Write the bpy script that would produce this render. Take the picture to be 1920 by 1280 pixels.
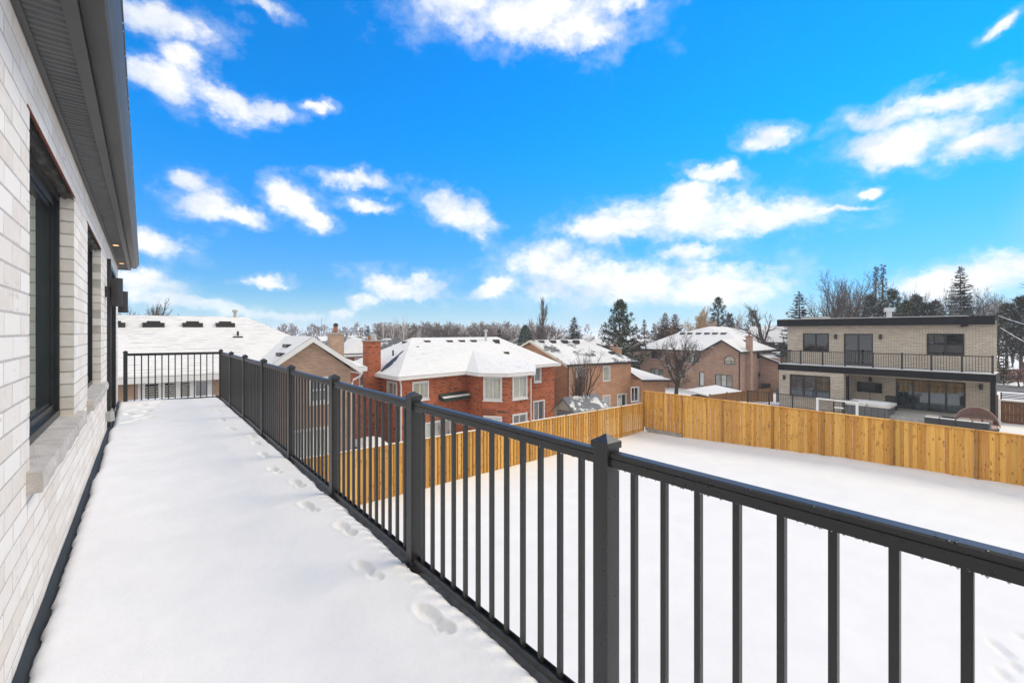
import bpy, math, random
from mathutils import Vector, Matrix, noise as mnoise

for o in list(bpy.data.objects):
    bpy.data.objects.remove(o, do_unlink=True)
scene = bpy.context.scene
COL = scene.collection
R = math.radians

# ------------------------------------------------------------------ camera
# world axes: +Y runs along the balcony, +X away from the house wall, z = 0 at the lens
FPX, V0 = 853.333, 622.34
TH = math.atan(690.64 / FPX)
SN, CS = math.sin(TH), math.cos(TH)
cam_d = bpy.data.cameras.new("camera")
cam_d.lens = 16.0
cam_d.sensor_width = 36.0
cam_d.shift_y = -(640 - V0) / 1920
cam_d.clip_start = 0.05
cam_d.clip_end = 6000
cam = bpy.data.objects.new("camera", cam_d)
cam.location = (0, 0, 0)
cam.rotation_euler = (R(90), 0, -TH)
COL.objects.link(cam)
scene.camera = cam

def ray(u, v):
    xc = (u - 960) / FPX
    return Vector((SN + xc * CS, CS - xc * SN, -(v - V0) / FPX))
def onX(u, v, x): r = ray(u, v); return r * (x / r.x)
def onY(u, v, y): r = ray(u, v); return r * (y / r.y)
def onZ(u, v, z): r = ray(u, v); return r * (z / r.z)
def onD(u, v, d): return ray(u, v) * d

# ------------------------------------------------------------------ render settings
scene.render.engine = 'CYCLES'
scene.cycles.use_denoising = True
scene.cycles.max_bounces = 6
scene.cycles.diffuse_bounces = 3
scene.cycles.glossy_bounces = 3
scene.cycles.transmission_bounces = 3
scene.cycles.transparent_max_bounces = 6
scene.cycles.volume_bounces = 1
scene.view_settings.view_transform = 'Standard'
scene.view_settings.look = 'None'
scene.view_settings.gamma = 1.0
scene.view_settings.use_curve_mapping = False
scene.view_settings.exposure = 0.38

# ------------------------------------------------------------------ node helper
class NT:
    def __init__(s, tree):
        s.t = tree
    def n(s, typ, inp=None, **props):
        nd = s.t.nodes.new(typ)
        for k, v in props.items():
            setattr(nd, k, v)
        for k, v in (inp or {}).items():
            sock = nd.inputs[k]
            if hasattr(v, "is_output") or isinstance(v, bpy.types.NodeSocket):
                s.t.links.new(v, sock)
            else:
                sock.default_value = v
        return nd
    def math(s, op, a, b=0.0, c=0.0, clamp=False):
        nd = s.t.nodes.new("ShaderNodeMath"); nd.operation = op; nd.use_clamp = clamp
        for i, v in enumerate((a, b, c)):
            if isinstance(v, bpy.types.NodeSocket): s.t.links.new(v, nd.inputs[i])
            else: nd.inputs[i].default_value = v
        return nd.outputs[0]
    def vmath(s, op, a, b=None, sc=None, out=0):
        nd = s.t.nodes.new("ShaderNodeVectorMath"); nd.operation = op
        for i, v in enumerate((a, b)):
            if v is None: continue
            if isinstance(v, bpy.types.NodeSocket): s.t.links.new(v, nd.inputs[i])
            else: nd.inputs[i].default_value = v
        if sc is not None:
            if isinstance(sc, bpy.types.NodeSocket): s.t.links.new(sc, nd.inputs["Scale"])
            else: nd.inputs["Scale"].default_value = sc
        return nd.outputs[out]
    def mix(s, fac, a, b, blend='MIX'):
        nd = s.t.nodes.new("ShaderNodeMix"); nd.data_type = 'RGBA'; nd.blend_type = blend
        for nm, v in (("Factor", fac),):
            sk = nd.inputs[0]
            if isinstance(v, bpy.types.NodeSocket): s.t.links.new(v, sk)
            else: sk.default_value = v
        for i, v in ((6, a), (7, b)):
            if isinstance(v, bpy.types.NodeSocket): s.t.links.new(v, nd.inputs[i])
            else: nd.inputs[i].default_value = (*v, 1) if len(v) == 3 else v
        return nd.outputs[2]
    def smooth(s, x, lo, hi):
        nd = s.t.nodes.new("ShaderNodeMapRange"); nd.interpolation_type = 'SMOOTHSTEP'
        s.t.links.new(x, nd.inputs[0])
        for i, v in ((1, lo), (2, hi), (3, 0.0), (4, 1.0)):
            nd.inputs[i].default_value = v
        return nd.outputs[0]
    def noise(s, vec, scale, detail=3, rough=.55, dim='3D'):
        nd = s.n("ShaderNodeTexNoise", {"Scale": scale, "Detail": detail, "Roughness": rough}, noise_dimensions=dim)
        if vec is not None: s.t.links.new(vec, nd.inputs["Vector"])
        return nd
    def link(s, a, b): s.t.links.new(a, b)

# ------------------------------------------------------------------ world: blue sky with clouds
SUN_EL, SUN_AZ = R(50), R(104)          # azimuth measured from +Y towards +X
world = bpy.data.worlds.new("World")
scene.world = world
world.use_nodes = True
wt = world.node_tree
wt.nodes.clear()
w = NT(wt)
SKY_STRENGTH = 0.1
sky = w.n("ShaderNodeTexSky", sky_type='NISHITA', sun_disc=False, sun_elevation=SUN_EL, sun_rotation=SUN_AZ,
          altitude=0.0, air_density=1.0, dust_density=0.05, ozone_density=1.5)
tc = w.n("ShaderNodeTexCoord")
dirv = w.vmath('NORMALIZE', tc.outputs["Generated"])
sep = w.n("ShaderNodeSeparateXYZ", {0: dirv})
elev = sep.outputs[2]
# deep azure overhead, paling towards the horizon: tint of the physical sky
hz = w.smooth(elev, -0.02, 0.42)
tint = w.mix(hz, (0.40, 0.78, 1.20), (0.008, 1.20, 2.22))
blue = w.mix(1.0, sky.outputs[0], tint, 'MULTIPLY')
blue = w.n("ShaderNodeVectorMath", {0: blue}, operation='SCALE').outputs[0]
wt.nodes[-1].inputs["Scale"].default_value = SKY_GAIN = 0.84
# ragged edges for the clouds
n1 = w.noise(dirv, 7.0, 5, .6)
n2 = w.noise(dirv, 22.0, 4, .6)
off1 = w.vmath('SCALE', w.vmath('SUBTRACT', n1.outputs["Color"], (.5, .5, .5)), sc=.075)
off2 = w.vmath('SCALE', w.vmath('SUBTRACT', n2.outputs["Color"], (.5, .5, .5)), sc=.04)
wd = w.vmath('ADD', dirv, w.vmath('ADD', off1, off2))
# cloud banks: centre (bearing, height), half sizes, tilt
CLOUDS = [(985, 22, 205, 78, -4), (880, -8, 120, 50, 0), (1165, 8, 50, 27, 0), (1110, 62, 60, 24, 10), (285, 35, 120, 48, 8), (470, 6, 66, 22, 0),
          (335, 115, 55, 45, 0), (315, 165, 80, 45, -25), (420, 190, 105, 36, -12), (510, 200, 55, 26, 0), (592, 198, 32, 16, 0),
          (440, 250, 20, 11, 0), (484, 242, 22, 10, 0), (345, 335, 55, 26, -25), (385, 385, 62, 42, 20), (460, 408, 62, 18, -12), (555, 382, 50, 40, 0),
          (590, 408, 48, 20, -20), (668, 337, 78, 20, 4), (700, 382, 46, 15, 0), (865, 402, 82, 32, -22), (750, 422, 18, 12, 0), (470, 335, 20, 12, 0),
          (912, 468, 22, 10, 0), (500, 523, 58, 12, 2), (770, 537, 105, 27, -6), (680, 560, 34, 18, 20), (925, 541, 52, 20, 12),
          (1040, 500, 95, 52, 0), (1200, 535, 250, 50, 0), (1360, 540, 130, 46, 0), (1290, 474, 70, 20, -6), (1120, 425, 85, 36, 0), (1300, 410, 210, 50, -4),
          (1440, 405, 140, 36, -6), (1560, 393, 95, 8, 4), (1340, 324, 66, 20, -14), (1290, 365, 70, 32, 0), (1435, 257, 50, 23, 0),
          (1735, 196, 160, 30, -4), (1690, 265, 125, 50, -6), (1840, 268, 130, 34, 6), (1876, 54, 54, 15, 38), (1775, 535, 105, 46, 10), (1885, 500, 85, 46, 20),
          (285, 460, 80, 28, -10), (265, 535, 110, 34, -8), (340, 566, 150, 16, -4), (445, 582, 48, 16, 0), (545, 596, 90, 12, -8), (640, 592, 42, 14, 30),
          (860, 318, 18, 11, 0), (1570, 132, 17, 9, 0), (1626, 355, 28, 8, 8), (936, 345, 16, 9, 0), (1915, 335, 22, 14, 0), (300, 288, 13, 7, 0)]
qmin = None
for (u, v, ru, rv, tilt) in CLOUDS:
    if ru < 23: continue
    sm_ = .74 if ru < 26 else (.80 if u < 640 and v < 260 else .88)
    ru, rv = ru * sm_, rv * sm_
    nrm = ray(u, v); dist = nrm.length; nrm = nrm / dist
    right = Vector((CS, -SN, 0)); up = Vector((0, 0, 1))
    ct, st = math.cos(R(tilt)), math.sin(R(tilt))
    a = right * ct + up * st; b = up * ct - right * st
    a = (a - nrm * a.dot(nrm)); b = (b - nrm * b.dot(nrm))
    # apparent half size (pixels of the sheet at this bearing) to a size on the sky dome
    a = a.normalized() / (ru / FPX / dist * (a.length)); b = b.normalized() / (rv / FPX / dist * (b.length))
    c0 = -a.dot(nrm), -b.dot(nrm)
    da = w.vmath('DOT_PRODUCT', wd, tuple(a), out=1)
    db = w.vmath('DOT_PRODUCT', wd, tuple(b), out=1)
    q = w.math('MULTIPLY_ADD', da, da, w.math('MULTIPLY', db, db))
    qmin = q if qmin is None else w.math('SMOOTH_MIN', qmin, q, .55)
n3 = w.noise(w.vmath('MULTIPLY', dirv, (1, 1, 1.5)), 12.0, 8, .66)
fld = w.math('SUBTRACT', w.math('ADD', 1.0, w.math('MULTIPLY', w.math('SUBTRACT', n3.outputs[0], .5), 3.4)), qmin)
placed = w.smooth(fld, -0.62, 1.15)
fld2 = w.math('SUBTRACT', w.math('ADD', 1.0, w.math('MULTIPLY', w.math('SUBTRACT', n3.outputs[0], .5), 4.2)), w.math('MULTIPLY', qmin, .42))
placed = w.math('MAXIMUM', placed, w.math('MULTIPLY', w.smooth(fld2, -0.3, 1.5), .36))
# dense cloud added out of view, so the light on the snow turns neutral
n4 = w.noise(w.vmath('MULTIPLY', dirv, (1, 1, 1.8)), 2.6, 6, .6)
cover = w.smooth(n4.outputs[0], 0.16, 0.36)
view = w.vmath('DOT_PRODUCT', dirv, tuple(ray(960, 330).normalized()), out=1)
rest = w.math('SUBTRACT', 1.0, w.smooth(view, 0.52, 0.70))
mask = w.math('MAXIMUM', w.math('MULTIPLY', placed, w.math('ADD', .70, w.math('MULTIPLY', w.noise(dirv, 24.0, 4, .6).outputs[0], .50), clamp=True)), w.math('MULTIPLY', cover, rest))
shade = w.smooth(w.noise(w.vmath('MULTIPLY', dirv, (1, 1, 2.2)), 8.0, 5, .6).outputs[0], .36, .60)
CLOUD_LIT, CLOUD_LOW = (9.5, 9.2, 8.8), (6.7, 7.1, 7.6)  # warm tint added to offset the blue light on the snow
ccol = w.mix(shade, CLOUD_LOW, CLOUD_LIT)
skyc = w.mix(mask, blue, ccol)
# pale band of mist along the horizon
mist = w.math('SUBTRACT', 1.0, w.smooth(elev, -0.02, 0.10))
skyc = w.mix(w.math('MULTIPLY', mist, .75), skyc, (4.6, 6.4, 7.9))
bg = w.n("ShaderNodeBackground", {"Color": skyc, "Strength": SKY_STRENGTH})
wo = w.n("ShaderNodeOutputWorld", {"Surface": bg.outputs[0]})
world.cycles.sampling_method = 'MANUAL'
world.cycles.sample_map_resolution = 512

sun_d = bpy.data.lights.new("sun", 'SUN')
sun_d.energy = 1.5
sun_d.angle = R(26)
sun_d.color = (1.0, 0.85, 0.61)
sun = bpy.data.objects.new("sun", sun_d)
sv = Vector((math.sin(SUN_AZ) * math.cos(SUN_EL), math.cos(SUN_AZ) * math.cos(SUN_EL), math.sin(SUN_EL)))
sun.rotation_euler = (-sv).to_track_quat('-Z', 'Y').to_euler()
sun.location = (20, -20, 40)
COL.objects.link(sun)

# ------------------------------------------------------------------ materials
MATS = {}
def newmat(name):
    m = bpy.data.materials.new(name); m.use_nodes = True
    t = NT(m.node_tree); m.node_tree.nodes.clear()
    b = t.n("ShaderNodeBsdfPrincipled"); o = t.n("ShaderNodeOutputMaterial", {"Surface": b.outputs[0]})
    MATS[name] = m
    return m, t, b
def pos(t): return t.n("ShaderNodeNewGeometry").outputs["Position"]
def bump(t, b, h, strength, dist):
    bm = t.n("ShaderNodeBump", {"Height": h, "Strength": strength, "Distance": dist})
    t.link(bm.outputs[0], b.inputs["Normal"])
def setb(b, **k):
    for kk, v in k.items():
        b.inputs[kk.replace("_", " ")].default_value = v

def paint(name, col, rough=.5, vary=.12, scale=6, bmp=0.0, spec=.5, rand=0.0):
    m, t, b = newmat(name)
    P = pos(t)
    n = t.noise(P, scale, 4)
    f = t.smooth(n.outputs[0], .3, .7)
    if rand:
        oi = t.n("ShaderNodeObjectInfo").outputs["Random"]
        f = t.math('ADD', t.math('MULTIPLY', f, 1 - rand), t.math('MULTIPLY', oi, rand))
    c = t.mix(f, tuple(x * (1 - vary) for x in col), tuple(min(1, x * (1 + vary)) for x in col))
    t.link(c, b.inputs["Base Color"])
    setb(b, Roughness=rough, Specular_IOR_Level=spec)
    if bmp: bump(t, b, t.noise(P, scale * 12, 3).outputs[0], bmp, .01)
    return m

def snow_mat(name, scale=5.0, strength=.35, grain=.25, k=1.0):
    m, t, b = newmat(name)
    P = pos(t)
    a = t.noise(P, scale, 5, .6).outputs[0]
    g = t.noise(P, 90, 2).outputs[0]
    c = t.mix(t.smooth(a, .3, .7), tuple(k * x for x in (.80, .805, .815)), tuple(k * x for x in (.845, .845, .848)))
    t.link(c, b.inputs["Base Color"])
    setb(b, Roughness=.75, Specular_IOR_Level=.15)
    g2 = t.noise(P, 34, 4, .7).outputs[0]
    h = t.math('ADD', a, t.math('ADD', t.math('MULTIPLY', g, grain * .14), t.math('MULTIPLY', g2, grain * .16)))
    bump(t, b, h, strength, .05)
    return m

def roof_snow(name, bare=.30, lines=.5, shingle=(.055, .055, .06), course=.075, streak=0.0, scale=.55):
    # snow on shingles: bare patches and thin rows of shingle butts showing through
    m, t, b = newmat(name)
    P = pos(t)
    s = t.n("ShaderNodeSeparateXYZ", {0: P})
    big = t.noise(P, scale, 4, .6).outputs[0]
    fine = t.noise(t.vmath('MULTIPLY', P, (3.2, 3.2, 9)), 1.0, 4, .65).outputs[0]
    comb = t.math('ADD', t.math('MULTIPLY', big, .7), t.math('MULTIPLY', fine, .3))
    bald = t.math('SUBTRACT', 1.0, t.smooth(comb, bare, bare + .05))
    fr = t.math('FRACT', t.math('DIVIDE', s.outputs[2], course))
    row = t.math('SUBTRACT', 1.0, t.smooth(fr, .10, .34))
    n2 = t.noise(t.vmath('MULTIPLY', P, (1.6, 1.6, 11)), 1.0, 4, .6).outputs[0]
    big2 = t.noise(t.vmath('ADD', P, (31, 7, 3)), .28, 3).outputs[0]
    where = t.smooth(t.math('ADD', t.math('MULTIPLY', n2, .55), t.math('MULTIPLY', big2, .45)), .60 - lines * .24, .70 - lines * .12)
    row = t.math('MULTIPLY', t.math('MULTIPLY', row, where), .62)
    f = t.math('MAXIMUM', t.math('MULTIPLY', bald, .93), row)
    tab = t.noise(t.vmath('MULTIPLY', P, (5, 5, 14)), 1, 2).outputs[0]
    sc = t.mix(tab, tuple(x * .6 for x in shingle), tuple(x * 1.7 for x in shingle))
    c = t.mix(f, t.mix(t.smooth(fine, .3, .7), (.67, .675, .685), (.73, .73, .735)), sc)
    t.link(c, b.inputs["Base Color"])
    setb(b, Roughness=.8, Specular_IOR_Level=.15)
    h = t.math('SUBTRACT', t.math('MULTIPLY', big, .4), f)
    bump(t, b, h, .5, .03)
    return m

def brick_far(name, c1, c2, mortar, bw=.215, rh=.075, ms=.007, dark=None, contrast=.5):
    m, t, b = newmat(name)
    P = pos(t)
    s = t.n("ShaderNodeSeparateXYZ", {0: P})
    u = t.math('ADD', s.outputs[0], s.outputs[1])
    vec = t.n("ShaderNodeCombineXYZ", {0: u, 1: s.outputs[2], 2: 0.0}).outputs[0]
    br = t.n("ShaderNodeTexBrick", {"Vector": vec, "Color1": (*c1, 1), "Color2": (*c2, 1), "Mortar": (*mortar, 1), "Scale": 1.0,
             "Mortar Size": ms, "Mortar Smooth": .2, "Bias": 0.0, "Brick Width": bw, "Row Height": rh})
    n = t.noise(t.vmath('MULTIPLY', P, (1, 1, 2.4)), 1.1, 6, .65).outputs[0]
    c = t.mix(t.math('MULTIPLY', t.smooth(n, .38, .66), contrast * 1.5), br.outputs[0], tuple(x * .62 for x in c1))
    c = t.mix(t.math('MULTIPLY', t.smooth(n, .52, .36), 0.0), c, c1)
    if dark:
        # scattered burnt headers
        cell = t.n("ShaderNodeTexWhiteNoise", {"Vector": t.vmath('FLOOR', t.vmath('DIVIDE', vec, (bw, rh, 1)))}, noise_dimensions='2D').outputs[0]
        c = t.mix(t.math('MULTIPLY', t.math('GREATER_THAN', cell, .88), t.math('SUBTRACT', 1.0, br.outputs[1])), c, dark)
    t.link(c, b.inputs["Base Color"])
    setb(b, Roughness=.85, Specular_IOR_Level=.2)
    bump(t, b, t.math('SUBTRACT', 1.0, br.outputs[1]), .6, .01)
    return m

def wood(name, light, dark, knot=(.16, .07, .02), knots=True):
    m, t, b = newmat(name)
    tcn = t.n("ShaderNodeNewGeometry")
    P = tcn.outputs["Position"]
    oi = t.n("ShaderNodeObjectInfo").outputs["Random"]
    sh = t.n("ShaderNodeCombineXYZ", {0: t.math('MULTIPLY', oi, 37), 1: t.math('MULTIPLY', oi, 17), 2: t.math('MULTIPLY', oi, 53)}).outputs[0]
    Q = t.vmath('ADD', P, sh)
    g = t.noise(t.vmath('MULTIPLY', Q, (22, 22, 1.1)), 1, 5, .6).outputs[0]
    f = t.math('ADD', t.math('MULTIPLY', t.smooth(g, .25, .75), .40), t.math('MULTIPLY', oi, .60))
    c = t.mix(f, dark, light)
    if knots:
        vo = t.n("ShaderNodeTexVoronoi", {"Vector": t.vmath('MULTIPLY', Q, (8.5, 8.5, 3.2)), "Scale": 1.0}, distance='EUCLIDEAN')
        k = t.math('SUBTRACT', 1.0, t.smooth(vo.outputs["Distance"], .08, .26))
        st = t.smooth(t.noise(t.vmath('MULTIPLY', Q, (3, 3, 1.6)), 1, 3).outputs[0], .58, .72)
        c = t.mix(t.math('MULTIPLY', st, .6), c, tuple(x * .62 for x in dark))
        rowv = t.n('ShaderNodeTexWhiteNoise', {'W': t.math('MULTIPLY', oi, 91.7)}, noise_dimensions='1D').outputs[0]
        c = t.mix(t.math('MULTIPLY', t.math('GREATER_THAN', rowv, .86), .5), c, tuple(x * .55 for x in light))
        c = t.mix(t.math('MULTIPLY', k, .8), c, knot)
    t.link(c, b.inputs["Base Color"])
    setb(b, Roughness=.7, Specular_IOR_Level=.25)
    bump(t, b, g, .3, .006)
    return m

def glass(name, inner=(.02, .025, .03), refl=.28, tint=(1, 1, 1), rough=.015):
    # glazing over a dim room: mirror-like coat over a dark body
    m = bpy.data.materials.new(name); m.use_nodes = True; MATS[name] = m
    t = NT(m.node_tree); m.node_tree.nodes.clear()
    P = pos(t)
    n = t.noise(t.vmath('MULTIPLY', P, (2.2, 2.2, .8)), 1.0, 2).outputs[0]
    c = t.mix(t.smooth(n, .35, .65), tuple(x * .6 for x in inner), tuple(x * 1.3 for x in inner))
    d = t.n("ShaderNodeBsdfDiffuse", {"Color": c})
    wob = t.n("ShaderNodeBump", {"Height": t.noise(P, 1.6, 1).outputs[0], "Strength": .06, "Distance": .02})
    g = t.n("ShaderNodeBsdfGlossy", {"Color": (*tint, 1), "Roughness": rough, "Normal": wob.outputs[0]})
    lw = t.n("ShaderNodeFresnel", {"IOR": 1.5})
    f = t.math('ADD', t.math('MULTIPLY', lw.outputs[0], 1 - refl), refl, clamp=True)
    mx = t.n("ShaderNodeMixShader", {0: f, 1: d.outputs[0], 2: g.outputs[0]})
    t.n("ShaderNodeOutputMaterial", {"Surface": mx.outputs[0]})
    return m

def curtain_glass(name, col=(.55, .56, .47), refl=.12):
    m = bpy.data.materials.new(name); m.use_nodes = True; MATS[name] = m
    t = NT(m.node_tree); m.node_tree.nodes.clear()
    P = pos(t)
    s = t.n("ShaderNodeSeparateXYZ", {0: P})
    u = t.math('ADD', s.outputs[0], s.outputs[1])
    wv = t.math('SINE', t.math('MULTIPLY', u, 62))
    n = t.noise(P, 3.0, 2).outputs[0]
    f = t.math('ADD', t.math('MULTIPLY', wv, .3), n, clamp=True)
    c = t.mix(f, tuple(x * .55 for x in col), col)
    d = t.n("ShaderNodeBsdfDiffuse", {"Color": c})
    g = t.n("ShaderNodeBsdfGlossy", {"Roughness": .02})
    lw = t.n("ShaderNodeFresnel", {"IOR": 1.5})
    f2 = t.math('ADD', t.math('MULTIPLY', lw.outputs[0], 1 - refl), refl, clamp=True)
    mx = t.n("ShaderNodeMixShader", {0: f2, 1: d.outputs[0], 2: g.outputs[0]})
    t.n("ShaderNodeOutputMaterial", {"Surface": mx.outputs[0]})
    return m

def bark(name, col, snow=.0, vary=.35):
    m, t, b = newmat(name)
    g = t.n("ShaderNodeNewGeometry")
    n = t.noise(g.outputs["Position"], 3.0, 4).outputs[0]
    c = t.mix(n, tuple(x * (1 - vary) for x in col), tuple(x * (1 + vary) for x in col))
    if snow:
        nz = t.n("ShaderNodeSeparateXYZ", {0: g.outputs["Normal"]}).outputs[2]
        n2 = t.noise(g.outputs["Position"], 1.3, 3).outputs[0]
        f = t.math('MULTIPLY', t.smooth(nz, .25, .6), t.smooth(n2, .62 - snow * .35, .72 - snow * .3))
        c = t.mix(f, c, (.82, .82, .83))
    t.link(c, b.inputs["Base Color"]); setb(b, Roughness=.9, Specular_IOR_Level=.1)
    return m

def needle(name, col, snow=.0):
    m, t, b = newmat(name)
    g = t.n("ShaderNodeNewGeometry")
    ri = g.outputs["Random Per Island"]
    n = t.noise(g.outputs["Position"], .8, 3).outputs[0]
    f = t.math('ADD', t.math('MULTIPLY', ri, .6), t.math('MULTIPLY', n, .4))
    c = t.mix(f, tuple(x * .5 for x in col), tuple(x * 1.5 for x in col))
    if snow:
        nz = t.math('ABSOLUTE', t.n("ShaderNodeSeparateXYZ", {0: g.outputs["Normal"]}).outputs[2])
        f2 = t.math('MULTIPLY', t.smooth(nz, .5, .8), t.math('GREATER_THAN', ri, 1 - snow))
        c = t.mix(f2, c, (.78, .79, .80))
    t.link(c, b.inputs["Base Color"]); setb(b, Roughness=.8, Specular_IOR_Level=.1)
    return m

def emis(name, col, strength):
    m = bpy.data.materials.new(name); m.use_nodes = True; MATS[name] = m
    t = NT(m.node_tree); m.node_tree.nodes.clear()
    e = t.n("ShaderNodeEmission", {"Color": (*col, 1), "Strength": strength})
    t.n("ShaderNodeOutputMaterial", {"Surface": e.outputs[0]})
    return m

def white_brick(name):
    m, t, b = newmat(name)
    g = t.n("ShaderNodeNewGeometry")
    P = g.outputs["Position"]
    oi = t.n("ShaderNodeObjectInfo").outputs["Random"]
    r = t.math('FRACT', t.math('ADD', t.math('MULTIPLY', oi, 7.31), g.outputs["Random Per Island"]))
    c = t.mix(r, (.74, .675, .60), (.87, .84, .785))
    n = t.noise(P, 14, 5, .65).outputs[0]
    c = t.mix(t.math('MULTIPLY', t.smooth(n, .42, .72), .5), c, (.85, .84, .82))
    st = t.noise(t.vmath('MULTIPLY', P, (20, 5, 30)), 1, 4).outputs[0]
    c = t.mix(t.math('MULTIPLY', t.smooth(st, .62, .74), .45), c, (.50, .44, .40))
    t.link(c, b.inputs["Base Color"]); setb(b, Roughness=.85, Specular_IOR_Level=.2)
    bump(t, b, t.math('ADD', n, t.math('MULTIPLY', t.noise(P, 120, 3).outputs[0], .35)), .5, .004)
    return m

def metal_wet(name, col, rough=.38, drops=True):
    # powder-coated aluminium with meltwater beads
    m, t, b = newmat(name)
    P = pos(t)
    n = t.noise(P, 4, 3).outputs[0]
    c = t.mix(n, tuple(x * .85 for x in col), tuple(x * 1.15 for x in col))
    t.link(c, b.inputs["Base Color"])
    setb(b, Roughness=rough, Specular_IOR_Level=.5)
    if drops:
        vo = t.n("ShaderNodeTexVoronoi", {"Vector": t.vmath('MULTIPLY', P, (1, 1, .7)), "Scale": 62.0, "Randomness": 1.0})
        pick = t.math('GREATER_THAN', t.n("ShaderNodeSeparateColor", {0: vo.outputs["Color"]}).outputs[0], .62)
        d = t.math('MULTIPLY', t.math('SUBTRACT', 1.0, t.smooth(vo.outputs["Distance"], .05, .26)), pick)
        bump(t, b, d, .9, .004)
        t.link(t.math('SUBTRACT', rough, t.math('MULTIPLY', d, rough * .8)), b.inputs["Roughness"])
    return m

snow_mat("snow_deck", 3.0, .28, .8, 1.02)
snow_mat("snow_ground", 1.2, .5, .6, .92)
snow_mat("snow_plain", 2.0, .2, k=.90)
white_brick("white_brick")
paint("mortar_white", (.52, .495, .465), .9, .08, 20, .3)
paint("sill_stone", (.52, .49, .455), .85, .14, 9, .5)
metal_wet("rail_metal", (.026, .026, .0262), .38)
paint("black_frame", (.016, .018, .020), .35, .2, 5)
paint("charcoal_soffit", (.105, .108, .108), .55, .12, 8)
paint("charcoal_fascia", (.062, .063, .064), .4, .1, 3)
paint("sconce_metal", (.028, .028, .029), .5, .1, 3)
paint("flashing_green", (.024, .029, .028), .62, .25, 6, .1)
paint("membrane", (.012, .012, .013), .22, .3, 14, .6)
paint("deck_membrane", (.040, .040, .040), .8, .35, 18, .5)
paint("rust_steel", (.25, .09, .045), .7, .3, 14, .2)
paint("outlet_plastic", (.42, .43, .42), .5, .05)
paint("trim_white", (.74, .74, .73), .45, .04, 3)
paint("trim_cream", (.66, .60, .47), .5, .06, 3)
paint("trim_dark", (.030, .030, .032), .45, .15, 4)
paint("vent_dark", (.022, .021, .021), .5, .3, 9)
paint("galvanised", (.52, .53, .54), .4, .1, 9)
paint("clay", (.34, .14, .07), .8, .2, 9)
paint("concrete", (.36, .35, .33), .9, .15, 5, .3)
paint("asphalt", (.11, .11, .115), .9, .15, 2, .3)
paint("awning_green", (.018, .045, .035), .6, .15, 6)
paint("shed_beige", (.34, .31, .25), .7, .08, 5)
paint("shed_grey", (.13, .13, .14), .7, .1, 5)
paint("tub_grey", (.11, .115, .125), .5, .1, 4)
paint("tub_cover", (.60, .59, .55), .55, .08, 4)
paint("wicker_dark", (.035, .036, .040), .6, .3, 40, .4)
paint("cushion_grey", (.44, .43, .38), .8, .1, 6)
paint("canopy_pink", (.46, .33, .29), .8, .12, 6)
paint("tv_black", (.008, .009, .010), .12, .2, 2)
paint("modern_fascia", (.010, .011, .014), .6, .2, 2, spec=.2)
paint("slab_white", (.7, .7, .7), .6, .05, 3)
paint("stone_block", (.36, .34, .31), .9, .2, 8, .5, rand=.5)
paint("wood_pergola", (.26, .12, .045), .7, .25, 8)
paint("wood_brown", (.15, .065, .03), .75, .35, 5, rand=.6)
paint("slat_navy", (.02, .025, .06), .5, .1, 5)
wood("cedar", (.86, .50, .125), (.47, .195, .030))
wood("cedar_dark", (.48, .26, .065), (.33, .16, .040))
wood("old_fence", (.36, .19, .08), (.24, .12, .05))
brick_far("brick_tan", (.53, .36, .26), (.42, .265, .185), (.40, .33, .27), .24, .078, .008, contrast=.35)
brick_far("brick_red", (.57, .165, .072), (.45, .115, .050), (.36, .20, .14), .22, .074, .008, dark=(.10, .045, .035))
brick_far("brick_orange", (.64, .345, .205), (.53, .26, .14), (.40, .29, .22), .22, .074, .008, contrast=.4)
brick_far("brick_brown", (.52, .34, .26), (.41, .245, .18), (.29, .21, .17), .24, .08, .009, contrast=.5)
brick_far("brick_pink", (.46, .30, .24), (.39, .25, .20), (.36, .27, .23), .24, .08, .009, contrast=.3)
brick_far("brick_cream", (.62, .55, .46), (.49, .425, .345), (.25, .22, .19), .30, .105, .013, contrast=.25)
brick_far("brick_maroon", (.25, .085, .055), (.19, .06, .04), (.22, .14, .11), .22, .075, .008)
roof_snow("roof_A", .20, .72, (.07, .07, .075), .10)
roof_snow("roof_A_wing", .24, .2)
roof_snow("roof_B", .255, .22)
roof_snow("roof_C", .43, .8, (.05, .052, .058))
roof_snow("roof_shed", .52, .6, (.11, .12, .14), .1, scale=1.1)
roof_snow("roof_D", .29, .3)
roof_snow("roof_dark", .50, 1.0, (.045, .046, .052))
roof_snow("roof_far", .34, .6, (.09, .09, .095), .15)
glass("glass_near", (.030, .036, .036), .34, (.9, 1.0, .97))
glass("glass_dark", (.016, .018, .021), .05)
glass("glass_mirror", (.035, .044, .055), .09, (.82, .92, 1.0))
glass("glass_mid", (.05, .055, .06), .14)
glass("glass_pale", (.34, .40, .38), .25)
curtain_glass("curtain_cream", (.56, .57, .47))
curtain_glass("curtain_white", (.62, .66, .64))
curtain_glass("curtain_grey", (.30, .32, .31))
bark("bark_grey", (.085, .070, .058), .35)
bark("bark_brown", (.095, .066, .050), .15)
bark("twig_brown", (.165, .125, .108), .3)
bark("twig_dark", (.105, .080, .066), .35)
bark("twig_frost", (.34, .29, .26), .6)
bark("twig_gold", (.52, .35, .17), .2)
bark("twig_snowy", (.085, .078, .072), .95)
bark("birch_white", (.58, .55, .52), .5)
bark("twig_pink", (.34, .23, .20), .6)
needle("needle_dark", (.042, .054, .042), .08)
needle("needle_blue", (.040, .058, .052), .12)
needle("needle_pine", (.060, .084, .046), .10)
needle("needle_brown", (.22, .135, .092), .04)
needle("needle_grey", (.065, .075, .062), .14)
needle("cedar_green", (.045, .085, .06), .02)
needle("leaf_red", (.22, .10, .09), .25)
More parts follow.
